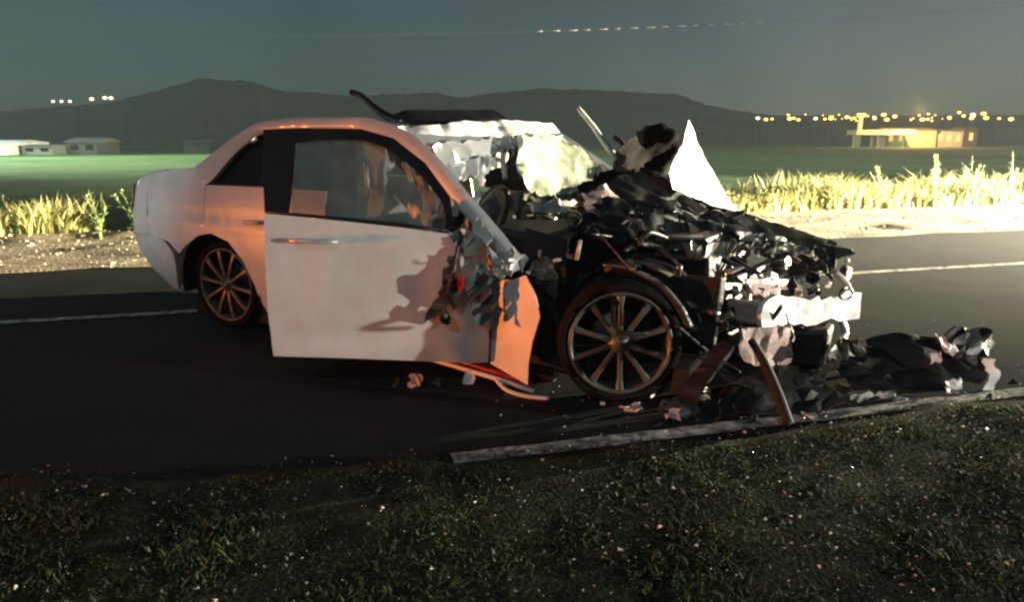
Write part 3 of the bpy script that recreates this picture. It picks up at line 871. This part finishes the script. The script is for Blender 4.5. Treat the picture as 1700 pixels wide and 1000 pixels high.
# what is left of the front wing
sheet("front_wing", [(2.262, -.085, .575), (2.33, -.10, .60), (2.40, -.115, .608), (2.494, -.145, .646), (2.564, -.165, .545), (2.590, -.17, .445), (2.540, -.155, .305), (2.512, -.15, .175), (2.508, -.15, .06), (2.38, -.115, .088), (2.245, -.08, .118), (2.262, -.085, .345)], M['paint'], CAR, .05, .004, 2.0, 3, .006, 0.0, True)
sheet("wing_tear", [(2.47, -.11, .655), (2.55, -.09, .62), (2.60, -.05, .50), (2.62, -.02, .60), (2.58, .0, .74), (2.50, -.04, .72)], M['torn'], CAR, .03, .02, 7, 23)
sheet("wing_tear", [(2.03, -.12, .80), (2.12, -.14, .86), (2.24, -.14, .80), (2.33, -.14, .72), (2.42, -.13, .66), (2.36, -.15, .60), (2.28, -.16, .64), (2.16, -.16, .72)], M['dirty'], CAR, .03, .030, 6, 21)
sheet("wing_tear", [(2.12, -.06, .92), (2.20, -.08, .90), (2.26, -.10, .80), (2.22, -.12, .74), (2.14, -.10, .80)], M['paint'], CAR, .03, .02, 6, 22)
sheet("wing_tear", [(2.30, -.10, .74), (2.40, -.10, .78), (2.47, -.08, .72), (2.45, -.10, .64), (2.37, -.14, .66)], M['silver'], CAR, .025, .025, 8, 24)
for k, (pp) in enumerate([[(1.60, .10, 1.17), (1.69, .04, 1.12), (1.80, .0, 1.06), (1.86, -.03, .95), (1.84, -.08, .84), (1.78, -.06, .88), (1.77, 0, 1.0), (1.68, .08, 1.07)],
                          [(1.90, -.02, 1.00), (1.96, -.02, .98), (1.95, -.06, .86), (1.90, -.10, .76), (1.86, -.10, .80), (1.90, -.06, .90)],
                          [(1.84, -.06, .82), (1.95, -.08, .84), (2.04, -.08, .80), (2.03, -.10, .74), (1.93, -.12, .74)]]):
    sheet("pillar_trim", pp, (M['dirty'], M['silver'], M['airbag'])[k], CAR, .03, .018, 7, 31 + k)

# crushed roof front, popped sunroof panel, loose bar
sheet("sunroof_panel", [(1.16, .5, 1.475), (1.22, .62, 1.508), (1.532, 1.2, 1.528), (1.639, 1.2, 1.462), (1.5, .8, 1.43), (1.345, .5, 1.412)], M['tint'], CAR, .06, .004, 2, 3, .012, .0, True)
sheet("roof_header", [(1.34, .30, 1.395), (1.50, .60, 1.415), (1.637, 1.1, 1.454), (1.843, 1.5, 1.431), (1.905, 1.5, 1.37), (1.84, 1.1, 1.36), (1.70, .6, 1.30), (1.60, .32, 1.26)], M['paint'], CAR, .045, .014, 2.6, 51, .005, .008, True)
sheet("roof_header", [(1.60, .32, 1.275), (1.731, .7, 1.325), (1.86, 1.1, 1.35), (1.95, 1.45, 1.35), (1.93, 1.3, 1.29), (1.80, .9, 1.25), (1.70, .45, 1.16), (1.655, .35, 1.13)], M['paint'], CAR, .05, .024, 3.5, 52)
sheet("roof_header", [(1.66, .34, 1.16), (1.76, .6, 1.22), (1.82, .8, 1.20), (1.79, .62, 1.10), (1.72, .40, 1.07)], M['silver'], CAR, .03, .03, 7.0, 53)
tube("bent_bar", curve_pts([(.494, .9, 1.661), (.62, .86, 1.63), (.845, .75, 1.533), (1.00, .68, 1.475), (1.19, .58, 1.43)], 4), .022, M['plastic'], CAR, 8, .035)
lump("bar_bracket", (1.25, .50, 1.435), (.045, .03, .03), M['steel'], CAR, 8)
tube("header_rod", curve_pts([(1.80, .85, 1.27), (1.83, .8, 1.17), (1.86, .78, 1.07)], 4), .018, M['silver'], CAR, 7)
tube("header_rod", curve_pts([(1.92, 1.0, 1.24), (1.95, .9, 1.12), (2.02, .82, 1.0), (2.08, .8, .92)], 4), .015, M['silver'], CAR, 7)
sheet("sun_visor", [(1.84, .86, 1.27), (1.90, 1.1, 1.30), (1.95, 1.1, 1.16), (1.92, .95, 1.05), (1.86, .88, 1.10)], M['brown'], CAR, .04, .02, 5, 55)

# crazed windscreen bowed over the dash
sheet("windscreen", [(1.935, .80, 1.33), (1.93, 1.15, 1.36), (1.945, 1.42, 1.35), (2.12, 1.46, 1.24), (2.338, 1.44, 1.08), (2.27, 1.25, .99), (2.16, 1.0, .955), (2.05, .78, .975), (1.98, .72, 1.12)], M['cracked'], CAR, .04, .010, 3.0, 61, .006, .01)
sheet("windscreen_lower", [(1.984, .6, .985), (2.149, 1.0, .95), (2.335, 1.4, 1.045), (2.47, 1.3, .93), (2.42, 1.0, .84), (2.25, .7, .83), (2.06, .5, .855)], M['olive'], CAR, .035, .030, 6, 62, .006)  # olive-lit tone of the lower windscreen put into the sheet colour
sheet("windscreen_lower", [(2.12, .62, .94), (2.2, .8, .95), (2.3, .95, .93), (2.28, .8, .87), (2.15, .6, .88)], M['silver'], CAR, .03, .02, 8, 63, .005)
# cabin: dashboard, steering wheel, seats, airbags
hexa("dashboard", [(2.02, .16, .55), (2.42, .16, .50), (2.42, 1.62, .50), (2.02, 1.62, .55), (2.08, .18, .84), (2.44, .2, .80), (2.44, 1.6, .84), (2.08, 1.6, .86)], M['plastic'], CAR, .03)
tube("steering_wheel", [(1.90 + .06 * math.sin(a), .52 + .19 * math.cos(a), .86 + .18 * math.sin(a)) for a in [2 * math.pi * i / 24 for i in range(25)]], .017, M['plastic'], CAR, 8)
for yy in (.30, 1.04):
    s0 = lump("seat", (1.38, yy + .22, .42), (.30, .25, .13), M['seat'], CAR, 70)
    sb = lump("backrest", (1.12, yy + .22, .80), (.12, .24, .36), M['seat'], s0, 71)
    lump("headrest", (1.07, yy + .22, 1.19), (.07, .13, .10), M['seat'], s0, 72)
lump("rear_seat", (.35, .89, .60), (.28, .62, .30), M['seat'], CAR, 73)
sheet("curtain_airbag", [(.60, .30, 1.335), (1.1, .28, 1.345), (1.30, .27, 1.29), (1.33, .22, 1.0), (1.30, .20, .86), (.95, .20, .80), (.55, .22, .84)], M['airbag'], CAR, .05, .018, 2.2, 81, .03, .008, True)
lump("side_airbag", (1.66, .30, .93), (.15, .10, .17), M['airbag'], CAR, 82, 1, 3)
lump("steering_airbag", (1.86, .50, .90), (.12, .16, .15), M['airbag'], CAR, 83, 1, 3)
tube("belt_buckle", [(1.22, .16, 1.18), (1.235, .15, 1.09), (1.24, .15, .98)], .016, M['silver'], CAR, 6)
tube("grab_handle", curve_pts([(1.48, .2, 1.18), (1.53, .18, 1.14), (1.55, .18, 1.07)], 4), .018, M['silver'], CAR, 6)
sheet("door_card_scrap", [(1.50, .16, .93), (1.60, .13, .95), (1.66, .12, .90), (1.58, .13, .86)], M['silver'], CAR, .03, .02, 8, 84)

panel("door_trim", [(1.15, .95), (2.02, .90), (1.96, 1.10), (1.80, 1.27), (1.15, 1.33)], M['seat'], CAR, .06, .06, True, .02)
sheet("headlining", [(1.30, .34, 1.36), (1.66, .9, 1.36), (1.80, 1.45, 1.37), (1.82, 1.45, 1.20), (1.70, 1.0, 1.14), (1.60, .62, 1.16), (1.45, .36, 1.20)], M['brown'], CAR, .05, .03, 3, 57)
for k, (a, b, w_) in enumerate((((1.76, .62, 1.22), (1.79, .60, 1.02), .03), ((1.83, .92, 1.26), (1.88, .86, 1.06), .035), ((1.88, 1.05, 1.25), (1.93, .98, 1.10), .022), ((1.70, .42, 1.16), (1.76, .36, 1.0), .028))):
    a, b = Vector(a), Vector(b); sd = Vector((.6, .8, .1)) * w_
    sheet("torn_lining", [a - sd, a + sd, (a + b) / 2 + sd * .6 + Vector((.01, 0, .01)), b + sd * .5, b - sd * .8, (a + b) / 2 - sd], (M['paint'], M['brown'], M['silver'], M['airbag'])[k], CAR, .025, .012, 6, 58 + k)

# bonnet, wing and flap torn up at the far side
sheet("torn_wing_flap", [(2.871, 1.36, 1.444), (2.902, 1.42, 1.366), (2.925, 1.47, 1.289), (2.965, 1.54, 1.187), (3.009, 1.6, 1.083), (3.073, 1.69, 0.959), (3.157, 1.78, 0.824), (2.975, 1.52, 0.911), (2.835, 1.22, 1.012), (2.819, 1.18, 1.112), (2.841, 1.22, 1.208), (2.861, 1.3, 1.29)], M['paint'], CAR, .05, .014, 3.0, 91, .005, .004, True)
sheet("bonnet", [(2.53, 1.05, 1.26), (2.60, 1.28, 1.385), (2.70, 1.38, 1.43), (2.77, 1.46, 1.36), (2.79, 1.5, 1.20), (2.75, 1.45, 1.07), (2.62, 1.2, 1.10), (2.52, 1.0, 1.14)], M['matte'], CAR, .045, .045, 3, 92, .005, .02, True)
sheet("bonnet", [(2.45, .75, 1.02), (2.60, 1.1, 1.13), (2.74, 1.5, 1.07), (2.95, 1.66, .95), (3.05, 1.3, .86), (3.0, .9, .84), (2.8, .6, .87), (2.6, .5, .92)], M['gloss'], CAR, .045, .06, 2.6, 93, .005, .02, True)
sheet("bonnet", [(2.50, .35, .86), (2.62, .62, 1.0), (2.78, .85, .98), (2.96, .75, .86), (2.95, .45, .78), (2.75, .25, .78)], M['gloss'], CAR, .04, .055, 3.2, 94, .005, .02, True)
sheet("bonnet", [(2.50, .55, 1.02), (2.58, .7, 1.06), (2.66, .72, .98), (2.74, .62, .88), (2.66, .5, .87), (2.56, .48, .92)], M['pink'], CAR, .03, .025, 6, 95)
sheet("bonnet", [(2.95, 1.0, .90), (3.15, 1.45, .86), (3.4, 1.6, .76), (3.5, 1.3, .70), (3.3, .9, .74), (3.1, .7, .76)], M['gloss'], CAR, .045, .05, 2.8, 96, .005, .02, True)
sheet("bonnet", [(2.32, .9, 1.04), (2.45, 1.25, 1.16), (2.56, 1.4, 1.18), (2.60, 1.3, 1.06), (2.50, 1.0, .98), (2.40, .8, .95)], M['matte'], CAR, .04, .045, 3, 97, .005, .02, True)
tube("bonnet_strut", [(2.155, 1.25, 1.537), (2.17, 1.25, 1.515), (2.27, 1.25, 1.406), (2.38, 1.22, 1.28), (2.487, 1.2, 1.174)], .012, M['silver'], CAR, 8, .022)
tube("bonnet_strut", curve_pts([(2.40, 1.3, 1.34), (2.47, 1.3, 1.28), (2.50, 1.25, 1.16)], 4), .02, M['plastic'], CAR, 7)
sheet("far_wing", [(2.687, 1.72, .985), (3.211, 1.75, .826), (3.5, 1.76, .745), (3.793, 1.76, .662), (3.80, 1.72, .50), (3.5, 1.74, .45), (3.25, 1.74, .60), (2.95, 1.74, .72), (2.70, 1.74, .70)], M['primer'], CAR, .05, .012, 3, 98, .006, .004)
sheet("far_wing", [(3.10, 1.66, .845), (3.45, 1.68, .76), (3.76, 1.70, .67), (3.70, 1.55, .64), (3.4, 1.5, .70), (3.1, 1.45, .78)], M['olive'], CAR, .04, .022, 6, 99, .005)

# engine bay
block("engine_block", (2.66, .45, .22), (3.30, 1.45, .70), M['plastic'], CAR, .03, .03, 3)
block("engine_cover", (2.72, .55, .70), (3.22, 1.30, .79), M['primer'], CAR, .03, .02, 4)
block("battery", (2.75, .28, .46), (3.02, .46, .68), M['plastic'], CAR, .015, .01, 5)
lump("strut_tower", (2.90, .22, .62), (.14, .12, .12), M['primer'], CAR, 6)
block("inner_apron", (2.60, .24, .30), (3.40, .30, .62), M['plastic'], CAR, .01, .03, 7)
hexa("radiator", [(3.36, .40, .18), (3.42, .40, .18), (3.60, 1.45, .18), (3.54, 1.45, .18), (3.32, .42, .60), (3.37, .42, .60), (3.56, 1.4, .62), (3.50, 1.4, .62)], M['primer'], CAR, .01)
sheet("radiator_support", [(3.18, .30, .80), (3.34, .6, .79), (3.48, 1.0, .74), (3.62, 1.36, .69), (3.60, 1.40, .62), (3.42, 1.0, .66), (3.30, .6, .70), (3.2, .32, .72)], M['torn'], CAR, .03, .03, 5, 101)
sheet("radiator_panel", [(3.30, .95, .80), (3.40, 1.15, .775), (3.55, 1.28, .72), (3.70, 1.42, .68), (3.68, 1.38, .625), (3.50, 1.15, .655), (3.40, 1.05, .68)], M['steel'], CAR, .03, .022, 6, 102)
sheet("radiator_panel", [(3.44, .70, .585), (3.55, .85, .55), (3.68, 1.0, .50), (3.69, 1.0, .43), (3.58, .85, .44), (3.46, .70, .45)], M['pink'], CAR, .03, .012, 5, 103)
sheet("radiator_panel", [(3.46, 1.0, .64), (3.56, 1.15, .60), (3.68, 1.2, .57), (3.78, 1.36, .52), (3.70, 1.25, .49), (3.56, 1.05, .52)], M['torn'], CAR, .025, .035, 9, 104)
def bpt(t, z): return (3.565 + .415 * t - .03 * math.sin(t * 3.1), .40 + .66 * t, z - .058 * t + .012 * math.sin(t * 9))


sheet("bumper_beam", [bpt(*q) for q in [(0, .385), (.10, .372), (.22, .385), (.30, .39), (.36, .377), (.44, .392), (.50, .378), (.60, .380), (.72, .402), (.80, .372), (.92, .376), (1.0, .388), (1.0, .535), (.93, .528), (.86, .54), (.78, .512), (.70, .522), (.62, .508), (.58, .542), (.50, .520), (.38, .532), (.26, .520), (.14, .538), (.05, .525), (0, .50), (-.03, .45)]], M['paint'], CAR, .05, .010, 3, 106, .03, .003)
for k, (a, b) in enumerate((((3.28, .44, .38), (3.56, .50, .50)), ((3.62, .90, .34), (3.84, .98, .45)))):
    block("crash_box", a, b, M['pink'], CAR, .01, .015, 20 + k)
tube("tow_loop", [(3.92 + .03 * math.sin(a), .90 + .03 * math.sin(a), .50 + .035 * math.cos(a)) for a in [2 * math.pi * i / 12 for i in range(13)]], .008, M['steel'], CAR, 6)
sheet("lower_panel", [(3.45, .42, .36), (3.56, .50, .37), (3.68, .66, .33), (3.695, .66, .14), (3.60, .52, .15), (3.52, .44, .17), (3.46, .42, .22)], M['pink'], CAR, .04, .03, 6, 105)
block("fog_lamp_housing", (3.66, .72, .11), (3.86, .95, .32), M['plastic'], CAR, .03, .02, 30)
lump("headlamp", (3.80, 1.55, .635), (.12, .10, .075), M['plastic'], CAR, 31, 1, 3)
lump("headlamp_bulb", (3.88, 1.46, .60), (.03, .03, .02), M['lens'], CAR, 32)
lump("headlamp_bracket", (3.88, 1.42, .52), (.05, .06, .06), M['brown'], CAR, 33)
lump("horn", (3.56, .92, .60), (.05, .05, .04), M['brown'], CAR, 34)
tube("bumper_bracket", curve_pts([(3.90, 1.0, .33), (3.93, 1.02, .25), (3.90, .98, .17)], 4), .022, M['silver'], CAR, 7)
tube("bumper_bracket", curve_pts([(3.82, 1.35, .54), (3.90, 1.36, .46), (3.91, 1.32, .38)], 4), .02, M['lens'], CAR, 7)
rs = random.Random(77)
WM = [M['torn'], M['primer'], M['silver'], M['plastic'], M['gloss'], M['brown'], M['gloss'], M['steel'], M['primer'], M['pink']]
for k in range(46):                                    # scraps hanging in the crushed nose
    t = rs.random()
    c = Vector((3.30, .20, .38)).lerp(Vector((3.84, 1.45, .50)), t) + Vector((rs.gauss(0, .07), rs.gauss(0, .07), rs.gauss(0, .12)))
    c.z = max(.06, c.z)
    n = rs.randint(4, 6); rad = rs.uniform(.025, .075)
    e1 = Vector((rs.gauss(0, 1), rs.gauss(0, 1), rs.gauss(0, 1))).normalized(); e2 = e1.cross(Vector((rs.gauss(0, 1), rs.gauss(0, 1), 1))).normalized()
    pp = [c + e1 * math.cos(2 * math.pi * j / n) * rad * rs.uniform(.6, 1.3) + e2 * math.sin(2 * math.pi * j / n) * rad * rs.uniform(.3, 1.0) + e1.cross(e2) * rs.uniform(-.02, .02) for j in range(n)]
    sheet("metal_scrap", pp, rs.choice(WM), CAR, .025, .014, 9, 200 + k, .004, .004)
for k in range(20):                                    # scraps over the engine and the bonnet
    c = Vector((rs.uniform(2.35, 3.35), rs.uniform(.2, 1.35), 0)); c.z = .98 - .20 * (c.x - 2.4) + rs.uniform(-.12, .06)
    n = rs.randint(4, 6); rad = rs.uniform(.03, .085)
    e1 = Vector((rs.gauss(0, 1), rs.gauss(0, 1), rs.gauss(0, .5))).normalized(); e2 = e1.cross(Vector((rs.gauss(0, 1), rs.gauss(0, 1), 1))).normalized()
    pp = [c + e1 * math.cos(2 * math.pi * j / n) * rad * rs.uniform(.6, 1.3) + e2 * math.sin(2 * math.pi * j / n) * rad * rs.uniform(.3, 1.0) + e1.cross(e2) * rs.uniform(-.02, .02) for j in range(n)]
    sheet("metal_scrap", pp, rs.choice([M['gloss'], M['primer'], M['plastic'], M['torn'], M['olive'], M['gloss'], M['primer']]), CAR, .028, .016, 8, 300 + k, .004, .004)
for k in range(22):                                    # hoses and wiring
    a = Vector((rs.uniform(2.5, 3.4), rs.uniform(.1, 1.2), rs.uniform(.4, .85))); b = a + Vector((rs.uniform(-.1, .45), rs.uniform(-.25, .4), rs.uniform(-.35, .15))); b.z = max(.06, b.z)
    mid = (a + b) / 2 + Vector((rs.gauss(0, .08), rs.gauss(0, .08), rs.uniform(-.12, .12)))
    tube("hose", curve_pts([a, mid, b], 6), rs.uniform(.006, .017), rs.choice([M['hose'], M['hose'], M['steel'], M['plastic'], M['hose']]), CAR, 7)
for k in range(110):                                   # small glints: clips, fins and torn edges over the whole nose
    t = rs.random()
    if k % 2: c = Vector((3.28, .18, .36)).lerp(Vector((3.86, 1.5, .48)), t) + Vector((rs.gauss(0, .07), rs.gauss(0, .08), rs.gauss(0, .13)))
    else: c = Vector((rs.uniform(2.3, 3.4), rs.uniform(.1, 1.5), 0)); c.z = 1.02 - .22 * (c.x - 2.4) + rs.uniform(-.25, .06)
    c.z = max(.05, c.z); n = rs.randint(3, 5); rad = rs.uniform(.008, .028)
    e1 = Vector((rs.gauss(0, 1), rs.gauss(0, 1), rs.gauss(0, 1))).normalized(); e2 = e1.cross(Vector((rs.gauss(0, 1), rs.gauss(0, 1), 1))).normalized()
    pp = [c + e1 * math.cos(2 * math.pi * j / n) * rad * rs.uniform(.7, 1.6) + e2 * math.sin(2 * math.pi * j / n) * rad * rs.uniform(.4, 1.0) + e1.cross(e2) * rs.uniform(-.008, .008) for j in range(n)]
    mesh("metal_splinter", pp + [q + e1.cross(e2) * .004 for q in pp], [tuple(range(n)), tuple(range(2 * n - 1, n - 1, -1))] + [(j, n + j, n + (j + 1) % n, (j + 1) % n) for j in range(n)], rs.choice([M['silver'], M['steel'], M['torn'], M['gloss'], M['primer'], M['brown'], M['gloss'], M['primer']]), CAR)
for k in range(34):                                    # thin wiring
    a = Vector((rs.uniform(2.4, 3.7), rs.uniform(.05, 1.4), rs.uniform(.3, .95))); b = a + Vector((rs.uniform(-.1, .3), rs.uniform(-.2, .3), rs.uniform(-.4, .05))); b.z = max(.03, b.z)
    tube("wire", curve_pts([a, (a + b) / 2 + Vector((rs.gauss(0, .06), rs.gauss(0, .06), rs.uniform(-.1, .1))), b], 5), rs.uniform(.003, .007), rs.choice([M['hose'], M['hose'], M['steel'], M['hose'], M['brown']]), CAR, 5)
for (p, q) in (((2.50, -.02, .58), (2.51, -.02, .76)), ((2.70, .02, .72), (2.72, .02, .82)), ((2.56, .0, .70), (2.62, .0, .72))):
    tube("chrome_pin", [p, q], .012, M['silver'], CAR, 7, .009)
# chassis legs and undertray bent down to the ground
sheet("chassis_leg", [(3.235, -.12, .05), (3.35, -.13, .03), (3.39, -.06, .13), (3.44, .02, .23), (3.50, .10, .345), (3.44, .12, .36), (3.39, .09, .315), (3.32, -.02, .19), (3.27, -.08, .11)], M['primer'], CAR, .045, .02, 4, 107, .02, .008)
tube("anti_roll_bar", curve_pts([(3.56, .2, .36), (3.64, .12, .28), (3.72, .02, .18), (3.79, -.05, .06)], 5), .02, M['dark'], CAR, 9, .026)
sheet("undertray", [(3.10, .1, .16), (3.4, .1, .12), (3.8, .4, .10), (3.9, .9, .10), (3.6, 1.2, .14), (3.2, 1.0, .18)], M['plastic'], CAR, .06, .03, 4, 110)
tube("tie_rod", curve_pts([(3.22, .25, .345), (3.258, .25, .363), (3.341, .28, .408), (3.44, .30, .465)], 5), .02, M['olive'], CAR, 8)

# ------------------------------------------------------------------ debris lying on the road (world space)


def debris(name, label, cat, pts, m, group=None, amp=.02, seed=1, step=.035, thick=.006, freq=6):
    P = np.array(pts, float); c = P.mean(0); c[2] = 0
    o = sheet(name, [tuple(p - c) for p in P], m, None, step, amp, freq, seed, thick)
    o.location = tuple(c)
    return tag(o, label, cat, group)


debris("bumper_cover", "large torn black bumper cover lying on the road in front of the nose", "car part",
       [(1.82, 3.58, .03), (2.0, 3.52, .06), (2.25, 3.50, .05), (2.46, 3.55, .05), (2.56, 3.66, .10), (2.50, 3.78, .24), (2.30, 3.86, .27), (2.05, 3.86, .24), (1.88, 3.80, .22), (1.78, 3.70, .10)], M['plastic'], amp=.05, seed=5, step=.07, thick=.01, freq=3.5)
debris("bumper_grille", "black grille piece lying on the right part of the bumper cover", "car part",
       [(2.30, 3.72, .24), (2.42, 3.75, .33), (2.62, 3.80, .30), (2.66, 3.78, .22), (2.56, 3.70, .16), (2.40, 3.66, .18)], M['plastic'], amp=.03, seed=6, step=.04, thick=.012)
debris("bumper_corner", "curved white bumper corner standing at the right end of the wreckage", "car part",
       [(2.50, 3.58, .02), (2.56, 3.58, .02), (2.60, 3.60, .10), (2.57, 3.62, .18), (2.51, 3.62, .185), (2.54, 3.60, .10)], M['paint'], amp=.006, seed=7, step=.03)
debris("chrome_strip", "bright strip on the black bumper cover under the lamp glass", "trim",
       [(2.26, 3.66, .31), (2.30, 3.65, .30), (2.38, 3.64, .22), (2.35, 3.63, .19), (2.29, 3.64, .25)], M['silver'], amp=.01, seed=8, step=.02)
debris("lamp_glass", "clear lamp fragment lying beside the chrome strip on the bumper cover", "lamp part",
       [(2.21, 3.60, .22), (2.26, 3.60, .23), (2.26, 3.59, .17), (2.21, 3.59, .16)], M['lens'], amp=.01, seed=9, step=.02)
debris("lamp_reflector", "small bright reflector low on the front of the bumper cover", "lamp part",
       [(2.24, 3.50, .10), (2.32, 3.50, .12), (2.33, 3.49, .06), (2.25, 3.49, .04)], M['silver'], amp=.015, seed=10, step=.02)
debris("white_sill_piece", "flat pale panel piece leaning on the front left of the bumper cover", "car part",
       [(1.72, 3.62, .30), (1.84, 3.60, .30), (1.92, 3.64, .24), (1.80, 3.60, .20), (1.66, 3.56, .15), (1.66, 3.58, .24)], M['torn'], amp=.025, seed=11, step=.03)
debris("grey_plate", "pale grey plate lying flat on the road below the brown chassis leg", "car part",
       [(1.08, 3.32, .02), (1.30, 3.33, .03), (1.28, 3.44, .07), (1.10, 3.43, .06)], M['airbag'], amp=.008, seed=12, step=.03)
debris("black_undershield", "crumpled black undershield lying on the edge line below the bumper beam", "car part",
       [(.95, 3.22, .02), (1.20, 3.20, .03), (1.50, 3.26, .03), (1.66, 3.34, .04), (1.60, 3.50, .12), (1.30, 3.52, .14), (1.0, 3.42, .12)], M['plastic'], amp=.04, seed=13, step=.045, thick=.008, freq=4)
debris("wheel_liner", "black torn wheel liner lying between the front wheel and the edge line", "car part",
       [(.72, 3.22, .01), (.86, 3.16, .02), (1.0, 3.18, .02), (1.02, 3.28, .08), (.86, 3.32, .10), (.74, 3.30, .06)], M['plastic'], amp=.03, seed=14, step=.035)
debris("green_scrap", "pale greenish scrap lying just right of the front tyre", "scrap",
       [(.73, 3.16, .02), (.80, 3.15, .02), (.81, 3.19, .07), (.75, 3.20, .06)], M['lens'], amp=.012, seed=15, step=.02)
debris("bent_silver_strip", "bent silver strip lying in front of the black bumper cover", "trim",
       [(1.72, 3.42, .05), (1.92, 3.44, .06), (1.93, 3.45, .035), (1.73, 3.43, .02)], M['silver'], amp=.008, seed=16, step=.025)
debris("pale_hook_scrap", "pale hooked scrap between the undershield and the bumper cover", "scrap",
       [(1.46, 3.46, .05), (1.56, 3.48, .14), (1.66, 3.52, .22), (1.70, 3.52, .20), (1.60, 3.46, .10), (1.52, 3.43, .03)], M['torn'], amp=.015, seed=17, step=.025)
debris("red_fragment", "small pinkish red fragment lying under the open front door", "fragment",
       [(-.57, 3.68, .005), (-.50, 3.67, .01), (-.49, 3.72, .05), (-.55, 3.73, .06)], M['pink'], amp=.012, seed=18, step=.02)
debris("white_fragment", "small white fragment lying under the front edge of the open door", "fragment",
       [(-.275, 3.73, .005), (-.215, 3.72, .005), (-.21, 3.76, .05), (-.26, 3.77, .06)], M['paint'], amp=.012, seed=19, step=.02)
debris("grey_fragment", "tiny grey fragment between the red and white ones under the door", "fragment",
       [(-.44, 3.70, .004), (-.39, 3.70, .006), (-.39, 3.73, .035), (-.43, 3.74, .03)], M['steel'], amp=.008, seed=20, step=.015)
debris("tiny_clip", "tiny pale clip left of the red fragment under the door", "fragment",
       [(-.655, 3.70, .004), (-.62, 3.70, .004), (-.62, 3.73, .03), (-.65, 3.73, .03)], M['steel'], amp=.006, seed=21, step=.012)
rs = random.Random(5)
for k in range(64):
    s = rs.uniform(.85, 3.3); t = rs.uniform(.02, .75) - .10 * rs.random()
    p = Vector(road(s, t)); r_ = .014 + .045 * rs.random() ** 2
    mk, ml = rs.choice([('plastic', 'black plastic'), ('plastic', 'black plastic'), ('primer', 'dark metal'), ('torn', 'torn dull metal'), ('silver', 'bright silver'), ('lens', 'pale clear lens'), ('plastic', 'black plastic'), ('brown', 'rusty brown'), ('paint', 'white painted')])
    debris("broken_shard", "small " + ml + " shard lying on the road among the wreckage at the nose", "shard",
           [(p.x + math.cos(a) * r_ * rs.uniform(.6, 1.3), p.y + math.sin(a) * r_ * rs.uniform(.5, 1.0), .004 + rs.uniform(0, .035)) for a in (0, 1.3, 2.5, 3.7, 5.0)],
           M[mk], ml + " shards below the nose", .01, 400 + k, .02)

# crumbs of glass and pebbles scattered on the near verge and road
V = []; F = []; V2 = []; F2 = []
rs = random.Random(21)


def crumb(V, F, p, r):
    b = len(V)
    d = [Vector((rs.gauss(0, 1), rs.gauss(0, 1), rs.gauss(0, .7))).normalized() * r * rs.uniform(.6, 1.2) for _ in range(2)]
    o = [Vector((r, 0, 0)), Vector((-.4 * r, .9 * r, 0)), Vector((-.5 * r, -.8 * r, 0)), Vector((0, 0, r)), Vector((0, 0, -r))]
    an = rs.uniform(0, 6.3); ca, sa = math.cos(an), math.sin(an)
    for q in o:
        q = Vector((q.x * ca - q.y * sa, q.x * sa + q.y * ca, q.z * rs.uniform(.25, .6))) + Vector((rs.gauss(0, .2), rs.gauss(0, .2), rs.gauss(0, .2))) * r
        V.append(p + q)
    F += [(b, b + 1, b + 3), (b + 1, b + 2, b + 3), (b + 2, b, b + 3), (b + 1, b, b + 4), (b + 2, b + 1, b + 4), (b, b + 2, b + 4)]


for _ in range(4200):
    x = rs.uniform(-2.6, 3.6); y = rs.uniform(1.5, 3.7)
    w = .22 + .78 * max(0, min(1, (x + .2) / 2.2))
    if rs.random() > w: continue
    q = Vector((x, y, 0)) - RO; t = q.dot(RN); s = q.dot(RD)
    if t > edge_t(s): continue
    crumb(V, F, Vector((x, y, .045 + rs.uniform(0, .03))), .0022 + .0085 * rs.random() ** 4)
for _ in range(170):
    s = rs.uniform(.3, 4.5); t = abs(rs.gauss(0, .8))
    p = road(s, t)
    crumb(V, F, Vector((p[0], p[1], .006)), .003 + .005 * rs.random() ** 2)
GLS = mat("glass_crumbs", (.62, .64, .58), .15, 0, .3, 20.0)
tag(mesh("glass_crumbs", V, F, GLS), label="pale crumbs of broken glass scattered over the near verge", cat="glass", kind="stuff")
for _ in range(17000):
    x = rs.uniform(-3.4, 4.2); y = rs.uniform(1.3, 3.9)
    if rs.random() > .35 + .65 * max(0, min(1, (x + .5) / 2.6)): continue
    q = Vector((x, y, 0)) - RO
    if q.dot(RN) > edge_t(q.dot(RD)) + abs(rs.gauss(0, .07)): continue
    crumb(V2, F2, Vector((x, y, .035 if q.dot(RN) < edge_t(q.dot(RD)) - .12 else .008)), .0025 + .008 * rs.random() ** 3)
PEB = mat("brown_pebbles", (.20, .19, .14), .8, 0, .75, 9.0)
tag(mesh("pebbles", V2, F2, PEB), label="brown pebbles and clods lying in the near verge soil", cat="pebbles", kind="stuff")
V3 = []; F3 = []
for _ in range(5000):
    p = road(rs.uniform(-14, 26), rs.uniform(5.45, 9.0)); crumb(V3, F3, Vector((p[0], p[1], .015)), .008 + .03 * rs.random() ** 3)
tag(mesh("verge_gravel", V3, F3, SAND), label="loose stones on the pale far verge", cat="gravel", kind="stuff")

# ------------------------------------------------------------------ the hazy night air over the fields
hm_ = bpy.data.materials.new("night_haze"); hm_.use_nodes = True
hn = hm_.node_tree; hn.nodes.clear()
ho = hn.nodes.new("ShaderNodeOutputMaterial"); hv = hn.nodes.new("ShaderNodeVolumePrincipled")
hv.inputs['Color'].default_value = (.74, .88, .95, 1); hv.inputs['Density'].default_value = 0.0003; hv.inputs['Anisotropy'].default_value = 0.2
hn.links.new(hv.outputs[0], ho.inputs['Volume'])
tag(block("haze", (-700, -60, -1.1), (700, 690, 52), hm_, None, 0), label="thin night haze over the fields and hills", cat="haze", kind="stuff")
